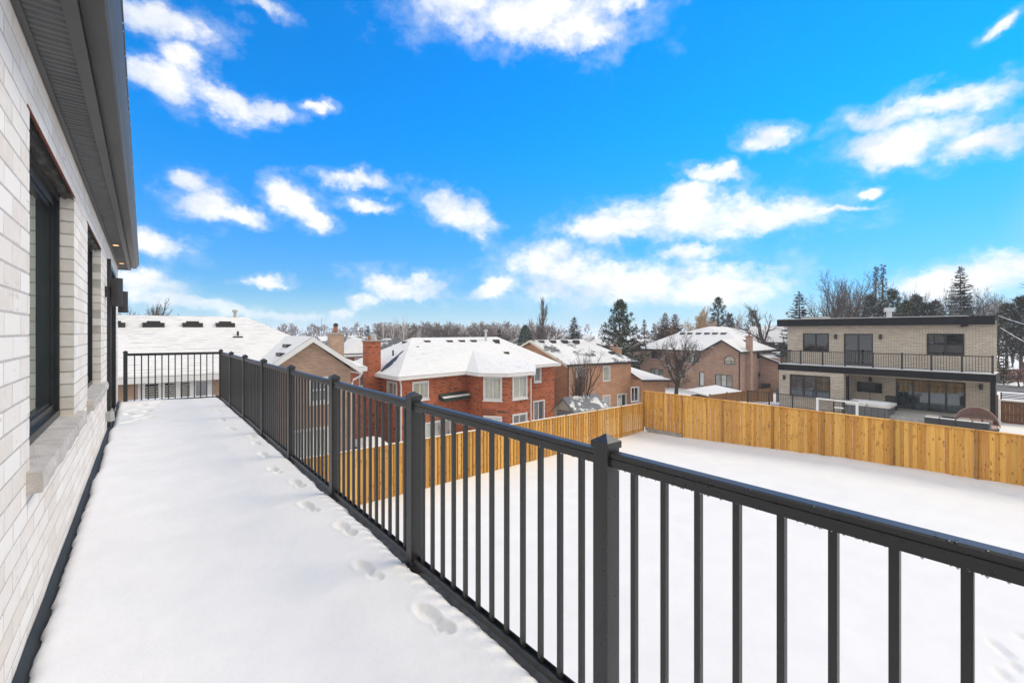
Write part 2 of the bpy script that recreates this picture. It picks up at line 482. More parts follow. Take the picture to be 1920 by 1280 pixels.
emis("lamp_warm", (1.0, .5, .2), 2.2)

# ------------------------------------------------------------------ mesh helpers
OFF = {}
def off(o): return OFF.get(o.name, Vector((0, 0, 0))) if o else Vector((0, 0, 0))
def tag(o, label=None, cat=None, group=None, kind=None):
    if label: o["label"] = label
    if cat: o["category"] = cat
    if group: o["group"] = group
    if kind: o["kind"] = kind
    return o
def thing(name, label, cat, loc, group=None, kind=None):
    o = bpy.data.objects.new(name, None)
    o.empty_display_size = .3
    COL.objects.link(o); o.location = loc
    OFF[o.name] = Vector(loc)
    return tag(o, label, cat, group, kind)

class MB:
    def __init__(s): s.v = []; s.f = []; s.mi = []
    def add(s, vs, fs, mi=0):
        b = len(s.v); s.v += [tuple(x) for x in vs]
        s.f += [tuple(i + b for i in f) for f in fs]; s.mi += [mi] * len(fs)
        return s
    def hexa(s, p, mi=0):      # p: 8 corners, bottom ring then top ring, counter-clockwise from above
        return s.add(p, [(3, 2, 1, 0), (4, 5, 6, 7), (0, 1, 5, 4), (1, 2, 6, 5), (2, 3, 7, 6), (3, 0, 4, 7)], mi)
    def box(s, x0, x1, y0, y1, z0, z1, mi=0):
        return s.hexa([(x0, y0, z0), (x1, y0, z0), (x1, y1, z0), (x0, y1, z0), (x0, y0, z1), (x1, y0, z1), (x1, y1, z1), (x0, y1, z1)], mi)
    def obox(s, fr, a0, a1, o0, o1, z0, z1, mi=0):   # box in a wall frame: along, outward, up
        return s.hexa([fr(a0, o1, z0), fr(a1, o1, z0), fr(a1, o0, z0), fr(a0, o0, z0), fr(a0, o1, z1), fr(a1, o1, z1), fr(a1, o0, z1), fr(a0, o0, z1)], mi)
    def poly(s, pts, mi=0): return s.add(pts, [tuple(range(len(pts)))], mi)
    def prism(s, ring, dz, mi=0):  # vertical extrusion of a plan ring at its z
        n = len(ring); lo = [Vector(p) for p in ring]; hi = [p + Vector((0, 0, dz)) for p in lo]
        return s.add(lo + hi, [tuple(range(n))[::-1], tuple(range(n, 2 * n))] + [(i, (i + 1) % n, n + (i + 1) % n, n + i) for i in range(n)], mi)
    def tube(s, pts, rad, sides=6, mi=0, cap=True):
        n = len(pts); rings = []
        for i, p in enumerate(pts):
            p = Vector(p)
            d = (Vector(pts[min(i + 1, n - 1)]) - Vector(pts[max(i - 1, 0)]))
            if d.length < 1e-9: d = Vector((0, 0, 1))
            d.normalize()
            x = d.orthogonal().normalized() if abs(d.z) > .99 else d.cross(Vector((0, 0, 1))).normalized()
            y = d.cross(x)
            r = rad[i] if hasattr(rad, "__len__") else rad
            rings.append([p + (x * math.cos(2 * math.pi * k / sides) + y * math.sin(2 * math.pi * k / sides)) * r for k in range(sides)])
        vs = [q for rr in rings for q in rr]
        fs = [(i * sides + k, i * sides + (k + 1) % sides, (i + 1) * sides + (k + 1) % sides, (i + 1) * sides + k) for i in range(n - 1) for k in range(sides)]
        if cap: fs += [tuple(range(sides))[::-1], tuple(range((n - 1) * sides, n * sides))]
        return s.add(vs, fs, mi)
    def lathe(s, prof, c, sides=24, mi=0):
        vs = [(c[0] + r * math.cos(2 * math.pi * k / sides), c[1] + r * math.sin(2 * math.pi * k / sides), c[2] + z) for r, z in prof for k in range(sides)]
        n = len(prof)
        fs = [(i * sides + k, i * sides + (k + 1) % sides, (i + 1) * sides + (k + 1) % sides, (i + 1) * sides + k) for i in range(n - 1) for k in range(sides)]
        return s.add(vs, fs, mi)
    def mesh(s, name, o=Vector((0, 0, 0)), mats=()):
        me = bpy.data.meshes.new(name)
        ox, oy, oz = o
        me.from_pydata([(x - ox, y - oy, z - oz) for x, y, z in s.v], [], s.f)
        for mm in mats: me.materials.append(MATS[mm])
        if len(mats) > 1: me.polygons.foreach_set("material_index", s.mi)
        me.update()
        return me
    def build(s, name, mat, parent=None, smooth=False, kind=None):
        mats = (mat,) if isinstance(mat, str) else mat
        o = bpy.data.objects.new(name, s.mesh(name, off(parent), mats))
        COL.objects.link(o)
        if parent: o.parent = parent
        OFF[o.name] = off(parent)
        if smooth: o.data.polygons.foreach_set("use_smooth", [True] * len(o.data.polygons))
        if kind: o["kind"] = kind
        return o
def inst(name, mesh, loc, parent, rot=None, scale=None):
    o = bpy.data.objects.new(name, mesh); COL.objects.link(o); o.parent = parent
    o.location = Vector(loc) - off(parent)
    if rot: o.rotation_euler = rot
    if scale: o.scale = scale
    OFF[o.name] = Vector(loc)
    return o
def copy_tree(src, loc, rz=0.0, sc=1.0, label=None, group=None, szz=None):
    r = src.copy(); COL.objects.link(r)
    r.location = loc; r.rotation_euler = (0, 0, rz); r.scale = (sc, sc, szz or sc)
    if label: r["label"] = label
    if group: r["group"] = group
    for ch in list(src.children):
        c = ch.copy(); COL.objects.link(c); c.parent = r
        for g in list(ch.children):
            d = g.copy(); COL.objects.link(d); d.parent = c
    return r

# ------------------------------------------------------------------ terrain
CTRL = [(24, 16.5, -6.2), (15, 16.5, -6.53), (6, 16.5, -6.62), (24, 6, -5.55), (24, 1, -5.5), (12, 8, -6.2), (4, 6, -6.5), (4, 0, -6.4), (12, 0, -6.05),
        (24, -8, -5.5), (0, -10, -6.4), (24, 12, -5.85), (19, 10, -5.95), (24.0, 15.2, -6.02), (3, 21, -8.2), (0, 32, -7.8), (15, 23.5, -8.3), (20, 22, -8.2), (20, 32, -8.4), (33, 26, -8.5),
        (38, 34, -8.5), (26, 20, -7.4), (27.5, 14, -6.0), (33, 10, -5.5), (40, 2, -5.5), (48, 8, -5.5), (42, 19, -6.6), (56, 30, -7.8), (64, 32, -8.0),
        (50, 24, -7.3), (66, 2, -5.6), (95, -10, -5.6), (60, 60, -10), (20, 60, -11), (-12, 60, -9), (150, 50, -8), (150, 150, -13), (0, 150, -15),
        (300, 300, -16), (0, 450, -14), (450, 0, -6), (-250, 100, -12), (-60, -60, -7), (60, -60, -6)]
def sstep(t): t = max(0.0, min(1.0, t)); return t * t * (3 - 2 * t)
def yard_z(x, y):
    zb = -5.5 - .72 * sstep((y - .5) / 17.5) ** 1.25
    return -6.5 + (zb + 6.5) * max(0.0, min(1.0, (x - 2) / 22.3)) ** 1.9
def ground_z(x, y):
    k_ = sstep((25.6 - x) / 1.0) * sstep((18.3 - y) / 1.0) * sstep((y + 30) / 10) * sstep((x + 12) / 8)
    z0_ = wild_z(x, y) if k_ < 1 else 0.0
    z_ = yard_z(x, y) * k_ + z0_ * (1 - k_)
    lip = max(0.0, 1 - abs(24.0 - x) / .8) * (y < 17) + max(0.0, 1 - abs(16.7 - y) / .6) * (x < 24.5)
    return z_ + .045 * mnoise.noise((x * .22, y * .22, 3.1)) + .022 * mnoise.noise((x * .8, y * .8, 7.7)) + .05 * lip * (.6 + mnoise.noise((x * 1.9, y * 1.9, 2.0)))
def wild_z(x, y):
    sw = sz = 0.0
    for cx, cy, cz in CTRL:
        d2 = (x - cx) ** 2 + (y - cy) ** 2 + 1.5
        k = 1 / d2 ** 1.75
        sw += k; sz += k * cz
    z = sz / sw
    return z
def axis(bands):
    out = []
    for a, b, st in bands:
        n = max(1, int(round((b - a) / st)))
        out += [a + (b - a) * i / n for i in range(n)]
    return out + [bands[-1][1]]
gx = axis([(-1500, -600, 300), (-600, -120, 60), (-120, -6, 8), (-6, 2, 1), (2, 9, .3), (9, 15, .08), (15, 25, .25), (25, 75, 1.5), (75, 200, 12), (200, 800, 60), (800, 1500, 350)])
gy = axis([(-1500, -600, 300), (-600, -60, 60), (-60, -6, 6), (-6, 0, .5), (0, 2, .08), (2, 17.5, .25), (17.5, 60, 1.5), (60, 200, 12), (200, 800, 60), (800, 1500, 350)])
YARD_PRINTS = [tuple(onZ(u, v, -6.1)[:2]) for u, v in ((1868, 1196), (1888, 1212), (1830, 1272), (1882, 1248), (1905, 1236), (1918, 1185), (1896, 937))]
FENCE_PRINTS = [(23.4 + .25 * math.sin(k * 2.3), 1.5 + k * .82 + .2 * math.sin(k * 5.1)) for k in range(16)]
def print_dip(x, y, cx, cy, la, lb, ang, depth):
    dx, dy = x - cx, y - cy
    if dx * dx + dy * dy > (3 * la) ** 2: return 0.0
    c, s = math.cos(ang), math.sin(ang)
    p = (dx * c + dy * s) / la; q = (-dx * s + dy * c) / lb
    r = p * p + q * q
    wv = .25 * mnoise.noise((x * 30, y * 30, 4.0))
    return -depth * math.exp(-abs(r + wv) ** 4 * .8) + depth * .13 * math.exp(-(r - 1.9) ** 2 * 3)
gv = []
for y in gy:
    for x in gx:
        z = ground_z(x, y)
        if 9 < x < 15 and 0 < y < 2:
            for cx, cy in YARD_PRINTS[:6]: z += print_dip(x, y, cx, cy, .16, .08, .5, .07)
        if 21 < x < 24.2 and 0 < y < 15:
            for cx, cy in FENCE_PRINTS: z += print_dip(x, y, cx, cy, .3, .2, 1.4, .05)
            z += .05 * max(0, mnoise.noise((x * 1.7, y * 1.3, 1.2))) * max(0, (x - 22.6) / 1.6)
        gv.append((x, y, z))
nx, ny = len(gx), len(gy)
g = MB(); g.v = gv; g.f = [(j * nx + i, j * nx + i + 1, (j + 1) * nx + i + 1, (j + 1) * nx + i) for j in range(ny - 1) for i in range(nx - 1)]
g.mi = [0] * len(g.f)
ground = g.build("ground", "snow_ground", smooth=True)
tag(ground, "snow covered yard and land running out to the horizon", "snow", kind="structure")

# road beyond the modern house
rd = MB()
ys = [-60 + 4 * i for i in range(40)]
rv = []
for y in ys:
    for x in (63.0, 66.5, 70.0):
        rv.append((x, y, max(ground_z(x, y), ground_z(62, y), ground_z(71, y)) + .05))
rd.add(rv, [(3 * i + k, 3 * i + k + 1, 3 * i + 4 + k, 3 * i + 3 + k) for i in range(len(ys) - 1) for k in (0, 1)])
tag(rd.build("road", "asphalt"), "grey ploughed street beyond the modern house", "road", kind="structure")

# ------------------------------------------------------------------ house of the balcony
XW = -.42
DECK = -1.474
own = thing("brick_house", "white brick house with dark eaves that carries the balcony", "house", (XW, 7.0, -6.4))
YE = 12.6          # far end of the wall
W1 = (3.107, 4.89, -.645, 1.046)
W2 = (5.97, 7.74, -.650, 1.046)
DR = (8.93, 10.95, -1.40, 1.048)
OPEN = [W1, W2, DR]
COURSE, BL = .0965, .302
# backing of mortar, 7 mm behind the brick faces
def cells(a0, a1, z0, z1, opens):
    xs = sorted({a0, a1} | {q for o in opens for q in o[:2] if a0 < q < a1})
    zs = sorted({z0, z1} | {q for o in opens for q in o[2:4] if z0 < q < z1})
    for i in range(len(xs) - 1):
        for j in range(len(zs) - 1):
            cx, cz = (xs[i] + xs[i + 1]) / 2, (zs[j] + zs[j + 1]) / 2
            if any(o[0] < cx < o[1] and o[2] < cz < o[3] for o in opens): continue
            yield xs[i], xs[i + 1], zs[j], zs[j + 1]
mb = MB()
for a0, a1, z0, z1 in cells(-3.0, YE - .006, DECK - .05, 1.5, [(o[0] - .006, o[1] + .006, o[2] - .02, o[3] + .012) for o in OPEN]):
    mb.box(XW - .30, XW - .0003, a0, a1, z0, z1)
wallp = mb.build("wall", "mortar_white", own)
# lower storey below the balcony
MB().box(-8, 1.22, -3, YE - .1, -7.2, -1.62).build("lower_wall", "mortar_white", own)
# the end wall of the upper storey
MB().box(-8, XW - .30, YE - .30, YE - .01, DECK - .05, 1.36).build("end_wall", "mortar_white", own)

def brick_mesh(l, h, d=.085, seed=0):
    rr = random.Random(seed); j = lambda s: rr.uniform(-s, s)
    c = .0012
    m = MB()
    f = [(-c + j(.0002), c + j(.0014), c + j(.0014)), (-c + j(.0002), l - c + j(.0014), c + j(.0014)), (-c + j(.0002), l - c + j(.0014), h - c + j(.0014)), (-c + j(.0002), c + j(.0014), h - c + j(.0014))]
    f = [(p[0] + c, p[1], p[2]) for p in f]
    e = [(-c, j(.001), j(.001)), (-c, l + j(.001), j(.001)), (-c, l + j(.001), h + j(.001)), (-c, j(.001), h + j(.001))]
    b = [(-d, 0, 0), (-d, l, 0), (-d, l, h), (-d, 0, h)]
    m.add(f + e + b, [(0, 1, 2, 3), (4, 5, 1, 0), (5, 6, 2, 1), (6, 7, 3, 2), (7, 4, 0, 3), (8, 9, 5, 4), (9, 10, 6, 5), (10, 11, 7, 6), (11, 8, 4, 7)])
    return m
bricks = []
rng = random.Random(4)
nrow = 31
for r_ in range(nrow):
    z0 = 1.050 + (r_ - 27) * COURSE
    z1 = min(z0 + COURSE - .011, 1.358)
    if z1 - z0 < .02: continue
    y = 1.4 - (BL / 2 if r_ % 2 else 0) + rng.uniform(-.012, .012)
    while y < YE:
        ya, yb = y, min(y + BL - .0135, YE)
        y += BL
        spans = [(ya, yb)]
        for o in OPEN:
            zc = (z0 + z1) / 2
            if o[2] - .0 < zc < o[3]:
                ns = []
                for a, b in spans:
                    if b <= o[0] or a >= o[1]: ns.append((a, b)); continue
                    if a < o[0]: ns.append((a, o[0]))
                    if b > o[1]: ns.append((o[1], b))
                spans = ns
        for a, b in spans:
            if b - a > .03: bricks.append((a, b, z0, z1))
bricks.sort(key=lambda q: q[0])
MESHC = {}
rest = MB(); nb = 0
for a, b, z0, z1 in bricks:
    full = abs((b - a) - (BL - .0135)) < 1e-4 and abs(z1 - z0 - (COURSE - .011)) < 1e-4
    px = rng.uniform(.0005, .0011)
    if nb < 300 and b > 2.3:
        if full:
            k = rng.randrange(8)
            if k not in MESHC: MESHC[k] = brick_mesh(BL - .0135, COURSE - .011, seed=k).mesh("brick", mats=("white_brick",))
            me = MESHC[k]
        else:
            me = brick_mesh(b - a, z1 - z0, seed=nb + 50).mesh("brick", mats=("white_brick",))
        inst("brick", me, (XW + px, a, z0), wallp); nb += 1
    else:
        m = brick_mesh(b - a, z1 - z0, seed=len(rest.f))
        rest.add([(x + XW + px, yy + a, zz + z0) for x, yy, zz in m.v], m.f)
rest.build("brick_courses", "white_brick", wallp, kind="stuff")

# near windows: black frames set into the brick
def near_window(y0, y1, z0, z1):
    xf = XW - .078
    fr = MB()
    def bar(ya, yb, za, zb, x0, x1): fr.box(x0, x1, ya, yb, za, zb)
    t = .055
    for (ya, yb, za, zb) in ((y0 + .004, y0 + t, z0, z1 - .004), (y1 - t, y1 - .004, z0, z1 - .004), (y0 + t, y1 - t, z0, z0 + t), (y0 + t, y1 - t, z1 - t, z1 - .004)):
        bar(ya, yb, za, zb, xf - .10, xf)
    win = fr.build("window", "black_frame", own)
    # stepped sash
    s2 = MB(); a = t; bz = .05
    for (ya, yb, za, zb) in ((y0 + a, y0 + a + bz, z0 + a, z1 - a), (y1 - a - bz, y1 - a, z0 + a, z1 - a), (y0 + a + bz, y1 - a - bz, z0 + a, z0 + a + bz), (y0 + a + bz, y1 - a - bz, z1 - a - bz, z1 - a)):
        s2.box(xf - .09, xf - .028, ya, yb, za, zb)
    q = a + bz
    for (ya, yb, za, zb) in ((y0 + q, y0 + q + .02, z0 + q, z1 - q), (y1 - q - .02, y1 - q, z0 + q, z1 - q), (y0 + q + .02, y1 - q - .02, z0 + q, z0 + q + .02), (y0 + q + .02, y1 - q - .02, z1 - q - .02, z1 - q)):
        s2.box(xf - .085, xf - .045, ya, yb, za, zb)
    s2.build("sash", "black_frame", win)
    p = MB(); p.box(xf - .075, xf - .062, y0 + q + .02, y1 - q - .02, z0 + q + .02, z1 - q - .02)
    p.build("pane", "glass_near", win)
    # limestone sill in three blocks with a rock-faced front
    L0, L1 = y0 - .09, y1 + .27
    n = 3
    for k in range(n):
        a0, a1 = L0 + (L1 - L0) * k / n + .003, L0 + (L1 - L0) * (k + 1) / n - .003
        m = MB(); nn = 10
        rr = random.Random(int(y0 * 100) + k)
        top = []; bot = []
        for i in range(nn + 1):
            yy = a0 + (a1 - a0) * i / nn
            jj = rr.uniform(-.006, .004)
            top.append((XW + .062 + jj - .008, yy, z0 - .004)); bot.append((XW + .062 + jj + rr.uniform(-.006, .004), yy, z0 - .05)); 
        low = [(XW + .055 + rr.uniform(-.006, .004), p_[1], z0 - .10) for p_ in bot]
        bk = [(XW - .17, p_[1], z0 + .012) for p_ in bot]; bkl = [(XW - .17, p_[1], z0 - .10) for p_ in bot]
        N_ = nn + 1
        vs = top + bot + low + bk + bkl
        fs = []
        for i in range(nn):
            fs += [(i, i + 1, 3 * N_ + i + 1, 3 * N_ + i), (N_ + i, N_ + i + 1, i + 1, i), (2 * N_ + i, 2 * N_ + i + 1, N_ + i + 1, N_ + i), (4 * N_ + i, 4 * N_ + i + 1, 2 * N_ + i + 1, 2 * N_ + i)]
        for i in (0, nn):
            q_ = (i, N_ + i, 2 * N_ + i, 4 * N_ + i, 3 * N_ + i); fs.append(q_ if i == 0 else q_[::-1])
        m.add(vs, fs)
        m.build("sill", "sill_stone", win)
    # steel lintel angle and the loose membrane under it
    MB().box(XW - .085, XW + .004, y0 - .06, y1 + .05, z1, z1 + .009).build("lintel", "rust_steel", win)
    mm = MB(); na, nc = 26, 5
    rr = random.Random(7)
    vs = []
    for i in range(na + 1):
        for k in range(nc + 1):
            vs.append((XW - .09 + .095 * k / nc, y0 + .003 + (y1 - y0 - .006) * i / na, z1 - .012 - abs(rr.gauss(0, .006)) - (.018 if k == nc else 0)))
    mm.add(vs, [(i * (nc + 1) + k, i * (nc + 1) + k + 1, (i + 1) * (nc + 1) + k + 1, (i + 1) * (nc + 1) + k) for i in range(na) for k in range(nc)])
    mm.build("membrane", "membrane", win, smooth=True)
    MB().box(xf - .3, xf - .105, y0 + .01, y1 - .01, z0 + .02, z1 - .02).build("dark_backing", "vent_dark", win)  # dark box behind the pane, standing in for the unlit room
    return win
near_window(*W1)
near_window(*W2)

# sliding balcony door with black surround
y0, y1, z0, z1 = DR
dm = MB()
dm.box(XW - .09, XW + .045, y0 + .003, y0 + .07, z0, z1 + .03)
dm.box(XW - .09, XW + .030, y1 - .07, y1 - .003, z0, z1 - .004)
dm.box(XW - .09, XW + .030, y0 + .07, y1 - .07, z1 - .07, z1 - .004)
dm.box(XW - .09, XW + .030, y0 + .07, y1 - .07, z0, z0 + .06)
door = dm.build("door", "black_frame", own)
sm = MB(); ymid = (y0 + y1) / 2
for a0, a1, xo in ((y0 + .07, ymid + .03, -.03), (ymid - .03, y1 - .07, -.07)):
    for q in ((a0, a0 + .06, z0 + .06, z1 - .07), (a1 - .06, a1, z0 + .06, z1 - .07), (a0 + .06, a1 - .06, z0 + .06, z0 + .14), (a0 + .06, a1 - .06, z1 - .14, z1 - .07)):
        sm.box(XW + xo - .02, XW + xo + .018, *q)
    pm = MB(); pm.box(XW + xo - .006, XW + xo + .004, a0 + .06, a1 - .06, z0 + .14, z1 - .14)
    pm.build("pane", "glass_near", door)
sm.build("sash", "black_frame", door)
MB().box(XW - .012, XW + .04, y0 + .095, y0 + .115, -.5, -.2).build("handle", "black_frame", door)
MB().box(XW - .3, XW - .12, y0 + .01, y1 - .01, z0 + .02, z1 - .02).build("dark_backing", "vent_dark", door)  # dark colour here stands for the unlit room behind the door

# eaves: wall trim, soffit boards, fascia, gutter, roof
ZS = 1.36
YR = 12.95
MB().box(XW + .001, XW + .028, -2, YE + .02, ZS - .022, ZS + .02).build("wall_trim", "charcoal_fascia", own)
pit = .102
me = MB()
# one vented soffit board: flat lands with a rounded rib
pr = [(0, .0), (.012, .012), (.03, .014), (.042, .002), (.052, .002), (.064, .014), (.084, .014), (.096, .002), (.102, 0)]
vs = []
for xx in (XW + .003, -.258):
    vs += [(xx, a, ZS + .004 - h) for a, h in pr]
nP = len(pr)
me.add(vs, [(i, i + 1, nP + i + 1, nP + i) for i in range(nP - 1)])
sboard = me.mesh("soffit_board", mats=("charcoal_soffit",))
k = 0
yb = 1.6
LIGHTS = (9.35, 11.75)
while yb < YE + .2:
    inst("soffit_board", sboard, (0, yb, 0), own); yb += pit
fm = MB()
fm.box(-.262, -.212, -2, YR, ZS - .020, ZS + .012)
fm.box(-.235, -.214, -2, YR, ZS + .012, ZS + .25)
fm.build("fascia", "charcoal_fascia", own)
MB().box(XW - .02, -.215, YR - .02, YR + .012, ZS - .018, ZS + .24).build("end_fascia", "charcoal_fascia", own)
gp = [(-.211, .028), (-.128, .020), (-.118, .030), (-.116, .052), (-.100, .075), (-.086, .10), (-.080, .128), (-.074, .132), (-.074, .150), (-.084, .150), (-.092, .128), (-.104, .11), (-.2, .06), (-.211, .15)]
gm = MB(); n = len(gp)
vs = [(x, yy, ZS + z) for yy in (-2, YR + .01) for x, z in gp]
gm.add(vs, [(i, i + 1, n + i + 1, n + i) for i in range(n - 1)] + [tuple(range(n)), tuple(range(n, 2 * n))[::-1]])
gm.build("gutter", "charcoal_fascia", own)
dr = MB(); rr = random.Random(3)
for i in range(150):
    yy = 2.2 + 10.6 * rr.random(); s_ = rr.uniform(.002, .0042)
    dr.lathe([(.0004, -s_ * 1.6), (s_, -s_ * .4), (s_ * .6, s_), (.0003, s_ * 1.3)], (-.079 + rr.uniform(-.004, .003), yy, ZS + .125), 6)
dr.build("meltwater_drops", "glass_pale", own, smooth=True, kind="stuff")
rf = MB()
rf.poly([(-.10, -2, ZS + .15), (-.10, YR + .05, ZS + .15), (-6, YR + .05, ZS + 3.1), (-6, -2, ZS + 3.1)])
rf.poly([(-.10, -2, ZS + .20), (-.10, YR + .05, ZS + .20), (-6, YR + .05, ZS + 3.15), (-6, -2, ZS + 3.15)])
rf.poly([(-.10, -2, ZS + .15), (-.10, -2, ZS + .20), (-.10, YR + .05, ZS + .20), (-.10, YR + .05, ZS + .15)])
rf.build("roof", "roof_B", own)

# base flashing between brick and deck
bf = MB(); nseg = 60; rr = random.Random(9)
vs = []
for i in range(nseg + 1):
    yy = -1 + (YE + .9) * i / nseg
    jz = rr.uniform(-.004, .006)
    vs += [(XW + .004, yy, DECK + .052 + jz), (XW + .016 + rr.uniform(0, .003), yy, DECK + .045 + jz), (XW + .030, yy, DECK + .012), (XW + .085, yy, DECK + .006)]
bf.add(vs, [(4 * i + k, 4 * i + k + 1, 4 * i + 5 + k, 4 * i + 4 + k) for i in range(nseg) for k in range(3)])
bf.build("base_flashing", "flashing_green", own, smooth=True)

# soffit downlights (lit)
for i, yy in enumerate(LIGHTS):
    t_ = thing("recessed_light", ("lit round soffit light nearer the tall sconce", "lit round soffit light at the far end of the eave")[i], "light", (-.335, yy, ZS - .014))
    MB().lathe([(.0, -.003), (.052, -.003), (.052, .01)], (-.335, yy, ZS - .014), 20).build("trim_ring", "charcoal_fascia", t_)
    MB().lathe([(.0, -.005), (.036, -.005), (.036, -.002)], (-.335, yy, ZS - .014), 20).build("lens", "lamp_warm", t_)

# up-down cylinder sconces either side of the door
for i, yy in enumerate((8.50, 11.19)):
    t_ = thing("wall_lamp", ("charcoal cylinder sconce before the black balcony door", "charcoal cylinder sconce beyond the black balcony door")[i], "lamp", (XW, yy, .56))
    zc = .56; r0 = .072
    MB().lathe([(.0, -.192), (r0 - .006, -.192), (r0 - .006, -.197), (r0, -.197), (r0, .197), (r0 - .006, .197), (r0 - .006, .19), (0, .19)], (-.30, yy, zc), 28).build("cylinder", "sconce_metal", t_, smooth=False)
    MB().box(XW, XW + .022, yy - .055, yy + .055, zc - .075, zc + .075).build("back_plate", "sconce_metal", t_)
    MB().box(XW + .022, -.365, yy - .02, yy + .02, zc - .02, zc + .02).build("arm", "charcoal_fascia", t_)

# weatherproof outlet box low on the wall before the door
ob = thing("outlet_box", "grey weatherproof outlet box low on the white brick beside the door", "outlet", (XW, 8.62, -1.2))
MB().box(XW, XW + .05, 8.56, 8.68, -1.26, -1.13).build("back_box", "outlet_plastic", ob)
MB().hexa([(XW + .05, 8.555, -1.265), (XW + .10, 8.565, -1.255), (XW + .10, 8.675, -1.255), (XW + .05, 8.685, -1.265), (XW + .05, 8.555, -1.12), (XW + .09, 8.565, -1.135), (XW + .09, 8.675, -1.135), (XW + .05, 8.685, -1.12)]).build("cover", "outlet_plastic", ob)
MB().box(XW + .06, XW + .082, 8.60, 8.64, -1.12, -1.09).build("hinge", "outlet_plastic", ob)

# ------------------------------------------------------------------ balcony deck and its snow
tag(MB().box(XW + .001, 1.343, -3, 12.15, -1.60, DECK).build("deck_floor", "deck_membrane"), "dark membrane floor of the balcony along the white brick wall", "deck", kind="structure")
DX = axis([(-.415, -.2, .012), (-.2, .85, .03), (.85, 1.30, .0095)]); DY = axis([(-2, 1.2, .1), (1.2, 4.2, .0105), (4.2, 7, .017), (7, 12.1, .03)])
FEET = [(1.112, 1.979), (1.03, 2.624), (1.121, 3.277), (1.035, 3.867), (1.115, 4.553), (1.043, 5.135), (1.07, 5.83), (1.12, 6.47), (1.14, 6.98), (1.0, 7.7), (.98, 8.6), (1.05, 9.6)]
WALLFEET = [(-.05, 9.9), (.05, 10.4), (-.12, 10.7), (.12, 10.9), (-.02, 11.3), (-.16, 9.3), (.02, 9.55), (-.2, 10.2), (.2, 11.5)]
def deck_snow(x, y):
    e1 = x - (-.378 + .022 * mnoise.noise((1.7, y * 2.1, 0)) + .012 * mnoise.noise((4.4, y * 9, 0)))       # wall side
    ed = 1.281 + .022 * mnoise.noise((7.7, y * 1.1, 0)) + .014 * mnoise.noise((3.3, y * 6, 0)) + .010 * mnoise.noise((2.2, y * 24, 0))
    for k in range(-1, 8):
        yp = 1.071 + 1.5167 * k
        ed -= .016 * math.exp(-((y - yp - .2) / .2) ** 2)
    e2 = ed - x
    def prof(e, wd): 
        if e <= 0: return 0.0
        q = min(1.0, e / wd); return math.sqrt(1 - (1 - q) ** 2)
    t = .068 + .007 * mnoise.noise((x * 1.1, y * .7, 2.2)) + .004 * mnoise.noise((x * 5, y * 4, 9.1))
    if y > 11.4: t += .035 * (1 - min(1, abs(x - .05) / .9)) * min(1, (y - 11.4) / .5)
    h = t * min(prof(e1, .07), prof(e2, .10))
    if e2 < .12: h += .006 * mnoise.noise((x * 42, y * 42, 5.1)) * max(0, e2) / .12
    for i, (cx, cy) in enumerate(FEET):
        if abs(y - cy) < .5 and abs(x - cx) < .5:
            a = R(96 + 14 * math.sin(i * 3.1))
            s = (1, .9, .8)[i % 3]; fk = max(.45, 1 - .055 * i) * (.85 + .3 * math.sin(i * 2.9) ** 2)
            # ball of the foot and heel as two dips
            c_, s_ = math.cos(a), math.sin(a)
            h += print_dip(x, y, cx + c_ * .06, cy + s_ * .06, .098 * s, .041, a, .040 * fk)
            h += print_dip(x, y, cx - c_ * .085, cy - s_ * .085, .055, .036, a, (.030 if i % 2 else .046) * fk)
    for i, (cx, cy) in enumerate(WALLFEET):
        if abs(y - cy) < .5 and abs(x - cx) < .5:
            h += print_dip(x, y, cx, cy, .14, .06, R(60 + 40 * math.sin(i * 2.0)), .04)
    return h
nx, ny = len(DX), len(DY)
sv_, keep = [], []
for y in DY:
    for x in DX:
        h = deck_snow(x, y)
        sv_.append((x, y, DECK + max(h, -.004) + (.0 if h > 0.002 else -.01)))
g = MB(); g.v = sv_
g.f = [f for j in range(ny - 1) for i in range(nx - 1) for f in [(j * nx + i, j * nx + i + 1, (j + 1) * nx + i + 1, (j + 1) * nx + i)] if any(sv_[q][2] > DECK + .001 for q in f)]
g.mi = [0] * len(g.f)
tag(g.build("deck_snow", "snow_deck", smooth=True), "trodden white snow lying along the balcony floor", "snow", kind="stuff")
# crumbs of slush along the rail edge
cr = MB(); rr = random.Random(21)
for i in range(900):
    y = 1.1 + 10.6 * rr.random() ** 1.4
    ed = 1.281 + .022 * mnoise.noise((7.7, y * 1.1, 0)) + .014 * mnoise.noise((3.3, y * 6, 0))
    x = ed + rr.gauss(.012, .03)
    s = rr.uniform(.003, .011)
    if x > 1.25: continue
    base = DECK + (max(0, deck_snow(x, y)) if x < ed else 0)
    vs = [(x + s * rr.uniform(.6, 1.2) * math.cos(k * 1.257), y + s * rr.uniform(.6, 1.4) * math.sin(k * 1.257), base) for k in range(5)] + [(x, y, base + s * rr.uniform(.6, 1.2))]
    cr.add(vs, [(k, (k + 1) % 5, 5) for k in range(5)])
tag(cr.build("snow_crumbs", "snow_deck", smooth=True), "loose crumbs of icy snow along the foot of the railing", "snow", kind="stuff")

